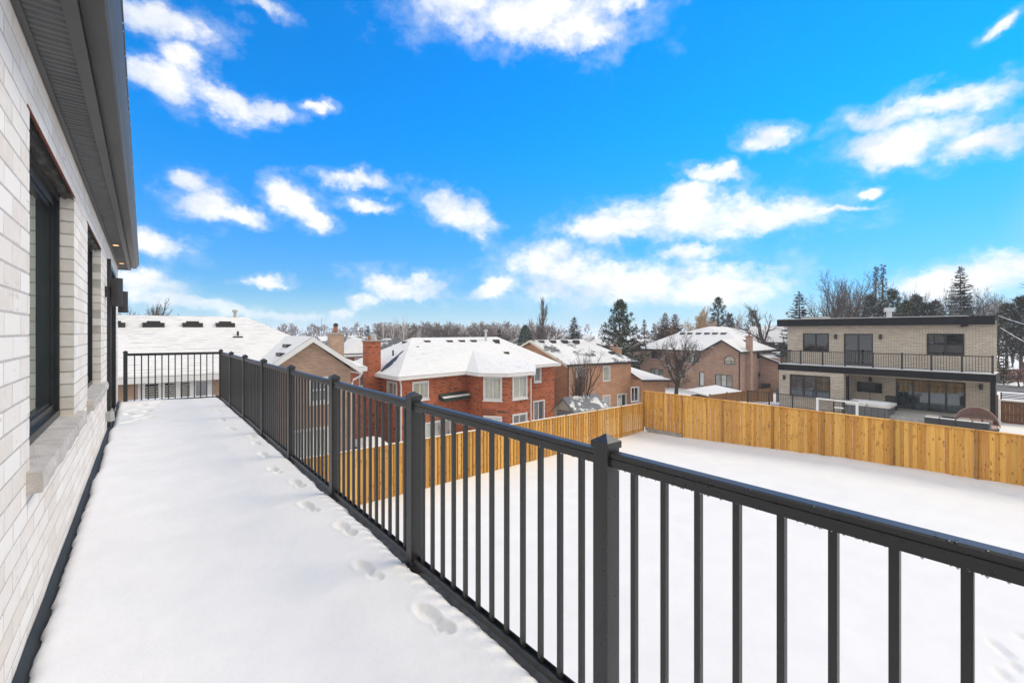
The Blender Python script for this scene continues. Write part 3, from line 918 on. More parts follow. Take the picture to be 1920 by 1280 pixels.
# ------------------------------------------------------------------ railings
XR, PW = 1.307, .066
POSTY = [1.071 + 1.5167 * k for k in range(-2, 8)]
ZT, ZA = -.428, -.3675
def post_meshes():
    h = PW / 2
    p = MB().box(-h, h, -h, h, DECK, ZA - .028)
    c = MB(); q = h + .006
    c.add([(-q, -q, ZA - .05), (q, -q, ZA - .05), (q, q, ZA - .05), (-q, q, ZA - .05), (-q, -q, ZA - .026), (q, -q, ZA - .026), (q, q, ZA - .026), (-q, q, ZA - .026), (0, 0, ZA)],
          [(0, 1, 5, 4), (1, 2, 6, 5), (2, 3, 7, 6), (3, 0, 4, 7), (4, 5, 8), (5, 6, 8), (6, 7, 8), (7, 4, 8)])
    b = MB(); s = .066
    b.box(-s, s, -s, s, DECK + .001, DECK + .014)
    for sx in (-1, 1):
        for sy in (-1, 1): b.lathe([(.0, .026), (.009, .026), (.010, .014)], (sx * .05, sy * .05, DECK), 6)
    b.box(-h - .012, h + .012, -h - .012, h + .012, DECK + .014, DECK + .04)
    return [m.mesh(n, mats=("rail_metal",)) for m, n in ((p, "post"), (c, "post_cap"), (b, "base_plate"))]
PM, PC, PB = post_meshes()
def put_post(root, x, y):
    p = inst("post", PM, (x, y, 0), root)
    for nm, me in (("post_cap", PC), ("base_plate", PB)):
        o = bpy.data.objects.new(nm, me); COL.objects.link(o); o.parent = p
    return p
bal = MB().box(-.0095, .0095, -.0095, .0095, -1.392, -.475).mesh("baluster", mats=("rail_metal",))
def rail_profile(m, p0, p1):
    d = Vector((p1[0] - p0[0], p1[1] - p0[1], 0)); L = d.length; d /= L
    nn = Vector((d.y, -d.x, 0))
    fr = lambda a, o, z: Vector((p0[0], p0[1], 0)) + d * a + nn * o + Vector((0, 0, z))
    return fr, L
def top_rail(root, p0, p1):
    m = MB(); fr, L = rail_profile(m, p0, p1)
    pts = [(-.021, -.478), (-.021, -.4495), (-.0185, -.4475), (-.0185, -.4455), (-.0225, -.4435), (-.0225, -.432), (-.017, -.4275), (.017, -.4275), (.0225, -.432), (.0225, -.4435), (.0185, -.4455), (.0185, -.4475), (.021, -.4495), (.021, -.478)]
    n = len(pts)
    vs = [fr(a, o, z) for a in (0, L) for o, z in pts]
    m.add(vs, [(i, (i + 1) % n, n + (i + 1) % n, n + i) for i in range(n)])
    r = m.build("top_rail", "rail_metal", root)
    # beads of meltwater hanging under the rail
    dm_ = MB(); rr = random.Random(int(p0[1] * 50) + 3)
    if p0[1] < 4:
        for i in range(70):
            a = rr.uniform(.02, L - .02); s = rr.uniform(.0016, .0038)
            q = fr(a, -.021 + rr.uniform(0, .004), -.478)
            dm_.lathe([(.0003, -s * 1.5), (s * .9, -s * .5), (s, 0.0005)], q, 6)
        dm_.build("meltwater_drops", "glass_pale", r, smooth=True, kind="stuff")
    return r
def bottom_rail(root, p0, p1):
    m = MB(); fr, L = rail_profile(m, p0, p1)
    # channel: two lips with a sunken tray between them
    m.obox(fr, 0, L, -.021, -.0165, -1.418, -1.385)
    m.obox(fr, 0, L, .0165, .021, -1.418, -1.385)
    m.obox(fr, 0, L, -.0163, .0163, -1.414, -1.404)
    return m.build("bottom_rail", "rail_metal", root)
rail = thing("balcony_railing", "long black metal railing with square posts along the open side of the balcony", "railing", (XR, 5, DECK))
for y in POSTY: put_post(rail, XR, y)
for a, b in zip(POSTY[:-1], POSTY[1:]):
    top_rail(rail, (XR, a + PW / 2), (XR, b - PW / 2)); bottom_rail(rail, (XR, a + PW / 2), (XR, b - PW / 2))
    y = a + .1165
    for k in range(12): inst("baluster", bal, (XR, a + .119 + .1159 * k, 0), rail)
PE0 = Vector((-.283, 11.92, 0)); PE1 = Vector((XR, POSTY[-1], 0))
erail = thing("end_railing", "short black railing closing the far end of the balcony", "railing", (.5, 11.8, DECK))
put_post(erail, PE0.x, PE0.y)
d = (PE1 - PE0).normalized()
a, b = PE0 + d * .033, PE1 - d * .035
top_rail(erail, a[:2], b[:2]); bottom_rail(erail, a[:2], b[:2])
LE = (b - a).length
for k in range(13):
    p = a + d * (LE * (k + 1) / 14)
    inst("baluster", bal, (p.x, p.y, 0), erail, rot=(0, 0, math.atan2(d.y, d.x)))

# ------------------------------------------------------------------ houses: walls with real openings
def frame2(p0, p1):
    p0 = Vector((p0[0], p0[1], 0)); p1 = Vector((p1[0], p1[1], 0))
    d = (p1 - p0); L = d.length; d = d / L; nn = Vector((d.y, -d.x, 0))
    def fr(a, o, z): return p0 + d * a + nn * o + Vector((0, 0, z))
    return fr, L
def hit(p0, p1, u, v):
    # bearing u, drop v  ->  distance along the wall and height
    r = ray(u, v); dx, dy = p1[0] - p0[0], p1[1] - p0[1]
    L = math.hypot(dx, dy); dx /= L; dy /= L
    det = r.x * (-dy) + dx * r.y
    t = (p0[0] * (-dy) + dx * p0[1]) / det
    return (r.x * t - p0[0]) * dx + (r.y * t - p0[1]) * dy, r.z * t
def px(p0, p1, u0, u1, v0, v1):
    um = (u0 + u1) / 2
    a0 = hit(p0, p1, u0, v0)[0]; a1 = hit(p0, p1, u1, v0)[0]
    zt = hit(p0, p1, um, v0)[1]; zb = hit(p0, p1, um, v1)[1]
    return (min(a0, a1), max(a0, a1), min(zb, zt), max(zb, zt))

class House:
    def __init__(s, name, label, loc, mat, cat="house"):
        s.root = thing(name, label, cat, loc); s.mb = MB(); s.mat = mat; s.todo = []
    def wall(s, p0, p1, z0, z1, wins=(), depth=.14):
        fr, L = frame2(p0, p1)
        ops = [w_[0] for w_ in wins]
        for a0, a1, b0, b1 in cells(0, L, z0, z1, ops):
            s.mb.poly([fr(a0, 0, b0), fr(a1, 0, b0), fr(a1, 0, b1), fr(a0, 0, b1)])
        for (a0, a1, b0, b1), kw in wins:
            q = [(a0, b0), (a1, b0), (a1, b1), (a0, b1)]
            for i in range(4):
                A, B = q[i], q[(i + 1) % 4]
                s.mb.poly([fr(A[0], 0, A[1]), fr(A[0], -depth, A[1]), fr(B[0], -depth, B[1]), fr(B[0], 0, B[1])])
            s.todo.append((fr, (a0, a1, b0, b1), kw))
        return fr, L
    def gable(s, p0, p1, z, apex_a, apex_z):
        fr, L = frame2(p0, p1)
        s.mb.poly([fr(0, 0, z), fr(L, 0, z), fr(apex_a, 0, apex_z)])
    def finish(s):
        s.wallo = s.mb.build("wall", s.mat, s.root)
        for fr, op, kw in s.todo: window(s.root, fr, *op, **kw)
        return s
def window(root, fr, a0, a1, zb, zt, fm="trim_white", pm="glass_dark", nx=2, ny=1, t=.07, trim=0.0, sill=True, depth=.09, name="window", slats=None):
    m = MB(); o0, o1 = -depth - .03, -depth + .045
    e = .003
    for q in ((a0 + e, a0 + t, zb + e, zt - e), (a1 - t, a1 - e, zb + e, zt - e), (a0 + t, a1 - t, zb + e, zb + t), (a0 + t, a1 - t, zt - t, zt - e)):
        m.obox(fr, q[0], q[1], o0, o1, q[2], q[3])
    if trim:
        w_ = trim
        for q in ((a0 - w_, a0 + .012, zb - w_, zt + w_), (a1 - .012, a1 + w_, zb - w_, zt + w_), (a0 + .012, a1 - .012, zt - .012, zt + w_), (a0 + .012, a1 - .012, zb - w_, zb + .012)):
            m.obox(fr, q[0], q[1], .002, .035, q[2], q[3])
    W = a1 - a0 - 2 * t; H = zt - zb - 2 * t
    mt = t * .55
    for i in range(1, nx):
        c = a0 + t + W * i / nx; m.obox(fr, c - mt, c + mt, o0 + .004, o1 - .006, zb + t, zt - t)
    for j in range(1, ny):
        c = zb + t + H * j / ny; m.obox(fr, a0 + t, a1 - t, o0 + .006, o1 - .012, c - mt, c + mt)
    wo_ = m.build(name, fm, root)
    pms = (pm,) * nx if isinstance(pm, str) else pm
    for i in range(nx):
        p = MB(); b0 = a0 + t + W * i / nx + (mt if i else 0); b1 = a0 + t + W * (i + 1) / nx - (mt if i < nx - 1 else 0)
        p.obox(fr, b0, b1, -depth - .012, -depth + .004, zb + t, zt - t)
        p.build("pane", pms[i], wo_)
        if slats:
            sl = MB(); n = int(H / .085)
            for k in range(n):
                z = zb + t + H * (k + .3) / n
                sl.obox(fr, b0 + .02, b1 - .02, -depth + .006, -depth + .02, z, z + .042)
            sl.build("blind", slats, wo_)
    if sill:
        ms = MB(); ms.obox(fr, a0 - .05 - trim, a1 + .05 + trim, -.02, .075, zb - .075 - trim, zb - .003 - trim)
        ms.build("sill", fm if trim else "concrete", wo_)
    return wo_
def roof(root, V, F, eaves, mat, edge="trim_white", drop=.20, thick=.06, name="roof"):
    m = MB()
    m.add([Vector(p) + Vector((0, 0, thick)) for p in V], F)
    ro = m.build(name, mat, root)
    g = MB()
    for i, j in eaves:
        A, B = Vector(V[i]), Vector(V[j]); d = B - A; d.z = 0
        d.normalize(); nn = Vector((d.y, -d.x, 0)) * .075
        d = d * .03
        lo = [A - d - nn * .3, B + d - nn * .3, B + d + nn, A - d + nn]
        dz = Vector((0, 0, drop)); up = Vector((0, 0, thick * .6))
        g.hexa([lo[3] - dz, lo[2] - dz, lo[1] - dz, lo[0] - dz, lo[3] + up, lo[2] + up, lo[1] + up, lo[0] + up])
    if eaves: g.build("gutter", edge, ro)
    return ro
def plane_hit(u, v, A, B, C):
    A, B, C = Vector(A), Vector(B), Vector(C)
    n = (B - A).cross(C - A); r = ray(u, v)
    return r * (A.dot(n) / r.dot(n))
def vent(ro, p, s=.42, h=.16, mat="vent_dark", name="roof_vent"):
    p = Vector(p); m = MB()
    m.hexa([p + Vector((-s / 2, -s / 2, -.25)), p + Vector((s / 2, -s / 2, -.25)), p + Vector((s / 2, s / 2, -.25)), p + Vector((-s / 2, s / 2, -.25)),
            p + Vector((-s * .42, -s * .42, h)), p + Vector((s * .42, -s * .42, h)), p + Vector((s * .42, s * .42, h)), p + Vector((-s * .42, s * .42, h))])
    return m.build(name, mat, ro)
def pipe(ro, p, h, r=.06, mat="vent_dark", hat=False, name="vent_pipe"):
    m = MB(); p = Vector(p)
    prof = [(r, -.4), (r, h)] + ([(r * 1.8, h), (r * 1.8, h + r * 1.6), (0, h + r * 1.8)] if hat else [(0, h)])
    m.lathe(prof, p, 12)
    return m.build(name, mat, ro)
def chimney(root, x0, x1, y0, y1, z0, z1, mat, pot="clay", capm="concrete", pots=1):
    c = MB().box(x0, x1, y0, y1, z0, z1).build("chimney", mat, root)
    MB().box(x0 - .07, x1 + .07, y0 - .07, y1 + .07, z1, z1 + .10).build("chimney_cap", capm, c)
    for k in range(pots):
        cx = x0 + (x1 - x0) * (k + .5) / pots; cy = (y0 + y1) / 2
        MB().lathe([(.12, .10), (.10, .42), (.12, .42), (.12, .46), (.0, .46)], (cx, cy, z1), 12).build("chimney_pot", pot if k == 0 else "galvanised", c)
    return c
def rake(root, A, B, nrm, w=.24, t=.05, mat="trim_white", name="rake_board"):
    # sloping fascia board along a gable edge, A low end, B apex
    A, B = Vector(A), Vector(B); n = Vector(nrm) * t; dz = Vector((0, 0, w))
    return MB().hexa([A - dz + n, B - dz + n, B - dz - n, A - dz - n, A + n, B + n, B - n, A - n]).build(name, mat, root)
def downspout(root, pts, mat="trim_white", r=.05):
    return MB().tube(pts, r, 6).build("downspout", mat, root, smooth=False)

# ---------------- tan brick neighbour at the end of the balcony
A = House("tan_brick_house", "tan brick house with wide snowy roof behind the end railing", (4, 26, -8.2), "brick_tan")
s1 = ((4.25, 22.25), (7.86, 22.25))
A.wall(*s1, -9.2, -1.82, [(px(*s1, 582, 616, 709, 753), dict(pm="glass_mid", nx=2, ny=2, trim=.06)), (px(*s1, 545, 612, 806, 880), dict(pm="curtain_white", nx=3, trim=.08))])
A.gable(*s1, -1.82, 1.78, -.42)
A.wall((4.25, 24.35), (4.25, 22.25), -9.2, -1.6)
A.wall((7.86, 22.25), (7.86, 33), -9.2, -1.6)
s2 = ((-9.2, 24.35), (4.25, 24.35))
A.wall(*s2, -9.2, -1.75, [((9.05, 11.62, -4.4, -1.98), dict(fm="trim_white", pm=("glass_dark", "glass_dark", "glass_dark", "glass_mid"), nx=4, t=.2, trim=.03, sill=False, slats=None))])
A.wall((7.86, 33), (-9.2, 33), -9.2, -1.75); A.wall((-9.2, 33), (-9.2, 24.35), -9.2, -1.75)
A.finish()
fr, L = frame2(*s2)
for k in range(3):
    bl = MB()
    b0 = 9.05 + .2 + 2.17 * k / 4 + (.11 if k else 0); b1 = 9.05 + .2 + 2.17 * (k + 1) / 4 - .11
    for j in range(22):
        z = -4.2 + j * .098
        if z < -2.3: bl.obox(fr, b0 + .015, b1 - .015, -.082, -.06, z, z + .05)
    bl.build("blind", "cushion_grey", A.root, kind="stuff")
VA = [(-9.6, 24, -1.9), (9.3, 24, -1.9), (4.4, 29, .77), (-5, 29, .77), (9.3, 34, -1.9), (-9.6, 34, -1.9)]
ra = roof(A.root, VA, [(0, 1, 2, 3), (1, 4, 2), (4, 5, 3, 2), (5, 0, 3)], [(0, 1), (1, 4)], "roof_A")
VW = [(8.25, 21.95, -1.80), (8.25, 24.25, -1.80), (6.03, 27.1, -.25), (6.03, 21.95, -.25), (3.81, 21.95, -1.80), (3.81, 24.25, -1.80)]
rw = roof(A.root, VW, [(0, 1, 2, 3), (3, 2, 5, 4)], [(0, 1), (5, 4)], "roof_A_wing", name="wing_roof", thick=.05)
rake(A.root, (8.30, 21.93, -1.80), (6.03, 21.93, -.22), (0, -1, 0)); rake(A.root, (3.76, 21.93, -1.80), (6.03, 21.93, -.22), (0, -1, 0))
downspout(A.root, [(8.30, 22.0, -1.98), (8.28, 22.05, -2.15), (7.95, 22.12, -2.32), (7.90, 22.16, -2.5), (7.90, 22.16, -8)])
for u in (213, 288, 361, 422):
    p = plane_hit(u, 611, VA[0], VA[1], VA[2]); m = MB()
    m.box(p.x - .42, p.x + .42, p.y - .25, p.y + .3, p.z - .25, p.z + .16); m.box(p.x - .26, p.x + .26, p.y - .2, p.y + .2, p.z + .16, p.z + .24); m.build("roof_vent", "vent_dark", ra)
p = plane_hit(446, 631, VA[0], VA[1], VA[2]); pipe(ra, p, .28, .05); vent(ra, p + Vector((-.02, 0, -.1)), .5, .12)
pipe(ra, (3.9, 29, .75), .34, .075, "cushion_grey", True)
for u, v in ((541, 648), (529, 664)):
    p = plane_hit(u, v, VW[3], VW[2], VW[5]); m = MB(); m.box(p.x - .2, p.x + .2, p.y - .55, p.y + .35, p.z - .3, p.z + .07); m.build("roof_vent", "vent_dark", rw)
ch = chimney(A.root, 8.12, 8.82, 26.0, 26.7, -9, -.13, "brick_tan", "clay")
m = MB(); m.lathe([(.13, .46), (.13, .56), (.18, .56), (.02, .64)], (8.47, 26.35, -.13), 10); m.build("spark_arrester", "vent_dark", ch)

# ---------------- red brick house
B = House("red_brick_house", "red brick two storey house with snowy hipped roof and canted bay", (19, 29, -8.4), "brick_red")
zB = -2.72
g0 = ((12.42, 36.2), (12.42, 26.25)); g1 = ((12.42, 26.25), (17.85, 27.15)); g2 = ((17.85, 27.15), (17.75, 25.1)); g3 = ((17.75, 25.1), (18.78, 23.78)); g4 = ((18.78, 23.78), (20.95, 23.85))
g5 = ((20.95, 23.85), (22.0, 25.1)); g6 = ((22.0, 25.1), (22.1, 28.75)); g7 = ((22.1, 28.75), (28.05, 28.75)); g8 = ((28.05, 28.75), (28.05, 36.2)); g9 = ((28.05, 36.2), (12.42, 36.2))
wk = dict(trim=.09, t=.06)
B.wall(*g0, -9.2, zB, [(px(*g0, 727, 744, 717, 741), dict(pm="curtain_grey", **wk)), (px(*g0, 675, 684, 700, 724), dict(pm="glass_mid", **wk))])
B.wall(*g1, -9.2, zB, [(px(*g1, 775, 801.5, 717, 747), dict(pm="curtain_cream", **wk)), (px(*g1, 798, 846, 790, 838), dict(pm="glass_pale", nx=3, **wk))])
B.wall(*g2, -9.2, zB)
B.wall(*g3, -9.2, zB, [(px(*g3, 909, 939, 708, 748), dict(pm="curtain_cream", **wk)), (px(*g3, 909, 939, 782, 812), dict(pm="glass_pale", **wk)), ])
B.wall(*g4, -9.2, zB, [(px(*g4, 962.5, 986.5, 706, 745), dict(pm="curtain_cream", **wk)), (px(*g4, 962.5, 986.5, 777, 808), dict(pm="glass_mid", **wk))])
B.wall(*g5, -9.2, zB); B.wall(*g6, -9.2, zB)
B.wall(*g7, -9.2, zB, [(px(*g7, 1002.5, 1013, 689, 714), dict(pm="curtain_grey", nx=1, **wk)), (px(*g7, 1001, 1019.5, 752, 796), dict(pm=("glass_mid", "glass_dark"), **wk))])
B.wall(*g8, -9.2, zB); B.wall(*g9, -9.2, zB)
B.finish()
e = -2.8
VB = [(12.03, 25.86, e), (17.5, 26.75, e), (17.4, 25.0, e), (18.6, 23.45, e), (21.05, 23.55, e), (22.35, 24.95, e), (25.2, 28.1, e), (28.48, 28.45, e), (28.48, 36.5, e), (12.03, 36.5, e), (16.1, 32.2, -.5), (24.4, 32.2, -.49), (19.9, 29.4, -1.45)]
rb = roof(B.root, VB, [(9, 0, 10), (8, 9, 10, 11), (7, 8, 11), (0, 1, 12), (0, 12, 10), (1, 2, 12), (2, 3, 12), (3, 4, 12), (4, 5, 12), (5, 6, 12), (6, 7, 11), (6, 11, 12), (12, 11, 10)],
          [(9, 0), (0, 1), (1, 2), (2, 3), (3, 4), (4, 5), (5, 6), (6, 7)], "roof_B", drop=.16)
for u, v in ((800, 641), (842, 640.5), (865, 640), (887, 639.8), (930, 639)):
    vent(rb, plane_hit(u, v, VB[0], VB[12], VB[10]), .5, .12)
vent(rb, plane_hit(948, 662, VB[6], VB[11], VB[12]), .5, .12)
vent(rb, plane_hit(761, 642, VB[9], VB[0], VB[10]), .5, .10); vent(rb, plane_hit(783, 651, VB[0], VB[12], VB[10]), .22, .08)
pipe(rb, plane_hit(911, 640, VB[12], VB[11], VB[10]), .85, .09, "galvanised", True)
pipe(rb, plane_hit(737, 668, VB[9], VB[0], VB[10]), .45, .06)
# wet shingles where the snow has slid beside the chimney
m = MB(); nn = 14; rr = random.Random(5); up = Vector((0, 0, .075)); VL = []
for i in range(nn + 1):
    tt = i / nn
    c = Vector((12.25, 29.0, -2.69)).lerp(Vector((14.4, 30.2, -1.42)), tt); wd_ = .16 + .42 * math.sin(math.pi * min(1, tt * 1.3)) * rr.uniform(.6, 1)
    VL += [plane_hit(*[960 + FPX * (q.x * CS - q.y * SN) / (q.x * SN + q.y * CS), V0 - FPX * q.z / (q.x * SN + q.y * CS)], VB[9], VB[0], VB[10]) + up for q in (c + Vector((0, -wd_, 0)), c + Vector((0, wd_ * .6, 0)))]
m.add(VL, [(2 * i, 2 * i + 1, 2 * i + 3, 2 * i + 2) for i in range(nn)]); m.build("bare_shingles", "vent_dark", rb)
cb = MB(); cb.box(11.55, 12.40, 29.35, 30.35, -9, -.62).build("chimney", "brick_red", B.root)
cc = [o for o in B.root.children if o.name.startswith("chimney")][-1]
MB().box(11.47, 12.48, 29.27, 30.43, -.62, -.54).build("chimney_cap", "concrete", cc)
MB().lathe([(.1, 0), (.1, .22), (.13, .22), (0, .3)], (11.75, 29.7, -.54), 10).build("chimney_pot", "clay", cc)
MB().lathe([(.2, 0), (.2, .2), (.16, .2), (.16, .34), (.22, .34), (0, .42)], (12.15, 29.95, -.54), 12).build("flue_hood", "galvanised", cc)
downspout(B.root, [(12.2, 25.9, -2.92), (12.22, 26.0, -3.05), (12.36, 26.16, -3.3), (12.36, 26.2, -8.2)])
downspout(B.root, [(21.25, 23.75, -2.92), (21.15, 23.85, -3.05), (21.0, 23.85, -3.3), (21.0, 23.82, -8.2)])
aw = MB(); a0 = hit(*g1, 822, 760); a1 = hit(*g1, 872, 760); fr1, _ = frame2(*g1)
aw.hexa([fr1(a0[0], .55, -4.62), fr1(a1[0], .55, -4.62), fr1(a1[0], .02, -4.5), fr1(a0[0], .02, -4.5), fr1(a0[0], .55, -4.40), fr1(a1[0], .55, -4.40), fr1(a1[0], .02, -4.14), fr1(a0[0], .02, -4.14)])
awo = aw.build("awning", "awning_green", B.root)
sn = MB(); sn.hexa([fr1(a0[0], .56, -4.395), fr1(a1[0], .56, -4.395), fr1(a1[0], .40, -4.325), fr1(a0[0], .40, -4.325), fr1(a0[0], .56, -4.365), fr1(a1[0], .56, -4.365), fr1(a1[0], .40, -4.295), fr1(a0[0], .40, -4.295)]); sn.build("snow_strip", "snow_plain", awo)

# ---------------- orange brick house behind it
C = House("orange_brick_house", "orange brick gabled house with patchy snow between the red and brown houses", (35, 32, -8.5), "brick_orange")
zC = -2.9
c0 = ((30.1, 38.6), (30.1, 28.95)); c1 = ((30.1, 28.95), (33.95, 28.6)); c2 = ((33.95, 28.6), (35.3, 28.35)); c3 = ((35.3, 28.35), (38.1, 28.05)); c4 = ((38.1, 28.05), (38.6, 38.6))
ck = dict(trim=.07, t=.06, sill=False)
C.wall(*c0, -9.4, zC); C.gable(*c0, zC, 4.7, -.98)
C.wall(*c1, -9.4, zC, [(px(*c1, 1081, 1096, 687, 705), dict(pm="curtain_white", **ck)), (px(*c1, 1080, 1100, 741, 754), dict(pm="glass_mid", **ck))])
C.wall(*c2, -9.4, zC, [(px(*c2, 1131.5, 1143, 687, 713.5), dict(pm="curtain_cream", nx=1, **ck)), (px(*c2, 1131.5, 1143, 741.5, 765.5), dict(pm="glass_pale", nx=1, **ck))])
C.wall(*c3, -9.4, zC, [(px(*c3, 1158, 1174, 739, 775), dict(pm=("glass_pale", "glass_dark"), **ck))])
C.wall(*c4, -9.4, zC); C.wall((38.6, 38.6), (30.1, 38.6), -9.4, zC)
# low sunroom on the right
c5 = ((38.15, 26.9), (41.6, 26.4))
C.wall(*c5, -9.4, -4.75, [(px(*c5, 1183.5, 1197, 726, 752), dict(pm="glass_dark", **ck))]); C.wall((38.15, 29), (38.15, 26.9), -9.4, -4.75); C.wall((41.6, 26.4), (41.6, 31), -9.4, -4.75)
C.finish()
VC = [(29.7, 28.85, -3.0), (38.9, 27.75, -3.0), (37.3, 33.9, -.84), (29.7, 33.9, -.86), (38.9, 39.2, -3.0), (29.7, 39.2, -3.0)]
rc = roof(C.root, VC, [(0, 1, 2, 3), (1, 4, 2), (4, 5, 3, 2)], [(0, 1), (1, 4)], "roof_C", "trim_dark", drop=.13)
rake(C.root, (29.68, 28.8, -3.0), (29.68, 33.9, -.82), (-1, 0, 0), .2, .05, "trim_cream"); rake(C.root, (29.68, 39.2, -3.0), (29.68, 33.9, -.82), (-1, 0, 0), .2, .05, "trim_cream")
for u, v in ((1014, 640.5), (1036, 640), (1058, 639.5), (1080, 639.5), (1147, 661)):
    vent(rc, plane_hit(u, v, VC[0], VC[1], VC[3]), .6, .12)
VS = [(37.85, 26.55, -4.72), (42.2, 26.05, -4.95), (41.9, 31.0, -3.9), (38.3, 29.4, -3.6)]
roof(C.root, VS, [(0, 1, 2, 3)], [(0, 1)], "roof_B", "trim_dark", drop=.12, name="sunroom_roof")
chimney(C.root, 38.7, 39.4, 30.2, 30.9, -9, -1.75, "brick_orange", "clay", pots=1)
downspout(C.root, [(30.0, 28.8, -3.05), (29.95, 28.9, -3.4), (30.0, 28.95, -8)], "trim_dark")

# ---------------- brown brick house
D = House("brown_brick_house", "brown brick house with arched window in a front gable beyond the wooden fence", (62, 33, -7.9), "brick_brown")
zD = -2.42
d0 = ((57.9, 41.0), (57.9, 26.3)); d1 = ((57.9, 26.3), (69.3, 26.9))
dk = dict(fm="trim_dark", t=.08)
D.wall(*d0, -9, zD, [(px(*d0, 1221, 1240, 658, 672), dict(pm="glass_mid", nx=3, **dk)), (px(*d0, 1284, 1311, 661, 679.5), dict(pm=("glass_dark", "curtain_white", "glass_dark"), nx=3, **dk)),
                     (px(*d0, 1219, 1243.5, 691.5, 709), dict(pm=("glass_pale", "curtain_white", "glass_pale"), nx=3, **dk)), (px(*d0, 1271, 1284, 695.5, 708.5), dict(pm=("curtain_white", "glass_dark"), **dk)),
                     (px(*d0, 1311, 1320.5, 697.5, 724), dict(pm="glass_pale", nx=1, name="door", **dk)), (px(*d0, 1340.5, 1373.5, 702, 725), dict(pm=("curtain_grey", "curtain_white", "curtain_grey"), nx=3, **dk)),
                     (px(*d0, 1357.5, 1378.5, 677, 683), dict(pm="glass_pale", nx=1, **dk))])
fr, L = frame2(*d0)
D.gable((57.9, 30.6), (57.9, 26.3), zD, 2.3, -1.12)
D.finish()
# separate brick tone on the side wall
D2 = MB(); sv2 = D.mb; D.mb = MB(); D.todo = []
D.wall(*d1, -9, zD, [(px(*d1, 1419, 1424.5, 661, 672.5), dict(pm="glass_mid", nx=1, **dk)), (px(*d1, 1429.5, 1435, 659, 672), dict(pm="glass_mid", nx=1, **dk)), (px(*d1, 1421.5, 1428, 697, 711), dict(pm="glass_mid", nx=1, **dk)), (px(*d1, 1432.5, 1436.5, 695, 722), dict(pm="glass_dark", nx=1, name="door", **dk))])
D.wall((69.3, 26.9), (69.3, 41), -9, zD); D.wall((69.3, 41), (57.9, 41), -9, zD)
D.mb.build("side_wall", "brick_pink", D.root)
for f_, op, kw in D.todo: window(D.root, f_, *op, **kw)
# arched head over the wide gable window
a0, a1, zb, zt = px(*d0, 1357.5, 1378.5, 677, 683)
am, rad = (a0 + a1) / 2, (a1 - a0) / 2
arc = [(am - rad * math.cos(math.pi * k / 16), zt + .02 + rad * .98 * math.sin(math.pi * k / 16)) for k in range(17)]
af = MB(); gl = MB()
for k in range(16):
    for (r0_, r1_) in ((.9, 1.0),):
        q = [(am + (arc[i][0] - am) * r, zt + (arc[i][1] - zt) * r) for i in (k, k + 1) for r in (r0_, r1_)]
        af.hexa([fr(q[0][0], .05, q[0][1]), fr(q[2][0], .05, q[2][1]), fr(q[2][0], .003, q[2][1]), fr(q[0][0], .003, q[0][1]), fr(q[1][0], .05, q[1][1]), fr(q[3][0], .05, q[3][1]), fr(q[3][0], .003, q[3][1]), fr(q[1][0], .003, q[1][1])])
aw_ = af.build("arched_window", "trim_dark", D.root)
gl.poly([fr(am + (a - am) * .9, .012, zt + (z - zt) * .9) for a, z in arc]); gl.build("pane", "glass_pale", aw_)
VD = [(57.3, 41.4, -2.5), (57.3, 25.9, -2.5), (69.4, 26.4, -2.5), (69.9, 41.4, -2.5), (63.2, 37.4, -.02), (63.2, 30.2, -.02), (57.3, 30.85, -2.5), (60.85, 28.3, -1.01)]
rD = roof(D.root, VD, [(0, 6, 7, 5, 4), (7, 1, 5), (1, 2, 5), (2, 3, 4, 5), (3, 0, 4)], [(0, 6), (1, 2)], "roof_D", "trim_dark", drop=.16)
VG = [(57.25, 30.9, -2.5), (57.25, 28.3, -1.05), (57.25, 25.85, -2.5), (61.0, 28.3, -1.0), (57.6, 25.88, -2.45)]
roof(D.root, VG, [(0, 1, 3), (1, 2, 3)], [], "roof_D", "trim_dark", name="gable_roof", thick=.09)
rake(D.root, (57.2, 30.95, -2.5), (57.2, 28.3, -1.0), (-1, 0, 0), .2, .05, "trim_dark"); rake(D.root, (57.2, 25.8, -2.5), (57.2, 28.3, -1.0), (-1, 0, 0), .2, .05, "trim_dark")
for u in (1281, 1295, 1311, 1327, 1342, 1358): vent(rD, plane_hit(u, 625.5, VD[0], VD[1], VD[5]), .8, .16)
vent(rD, plane_hit(1395, 639, VD[1], VD[2], VD[5]), .7, .14)
chimney(D.root, 59.75, 60.3, 25.75, 26.4, -9, -.62, "brick_brown", "clay", "brick_maroon", 1)
MB().box(57.78, 57.9, 26.25, 26.37, -8.5, -2.6).build("downspout", "trim_dark", D.root)
st = MB()
for k in range(4): st.box(57.9 - .32 * (4 - k), 57.9, 30.4, 32.0, -8.3, -7.75 + .17 * k)
st.build("door_steps", "concrete", D.root)
# garage wing on the far side
D.mb = MB(); D.todo = []
gA = ((64.5, 22.6), (72, 22.6)); D.wall(*gA, -9, -4.6); D.wall((64.5, 26.6), (64.5, 22.6), -9, -3.4); D.mb.build("garage_wall", "brick_brown", D.root)
roof(D.root, [(64.1, 22.2, -4.7), (73, 22.2, -4.7), (73, 27, -2.9), (64.1, 27, -2.9)], [(0, 1, 2, 3)], [(0, 1)], "roof_B", "trim_dark", name="garage_roof", drop=.14)
rake(D.root, (64.05, 22.2, -4.7), (64.05, 27, -2.9), (-1, 0, 0), .2, .05, "trim_dark")

# ---------------- modern house with balcony, right
E_ = House("modern_house", "flat roofed cream brick house with black balcony behind the wooden fence", (44, 9, -5.5), "brick_cream")
XU, XL = 41.2, 39.0
e0 = ((XU, 14.85), (XU, 3.02))
ek = dict(fm="black_frame", t=.09, sill=False)
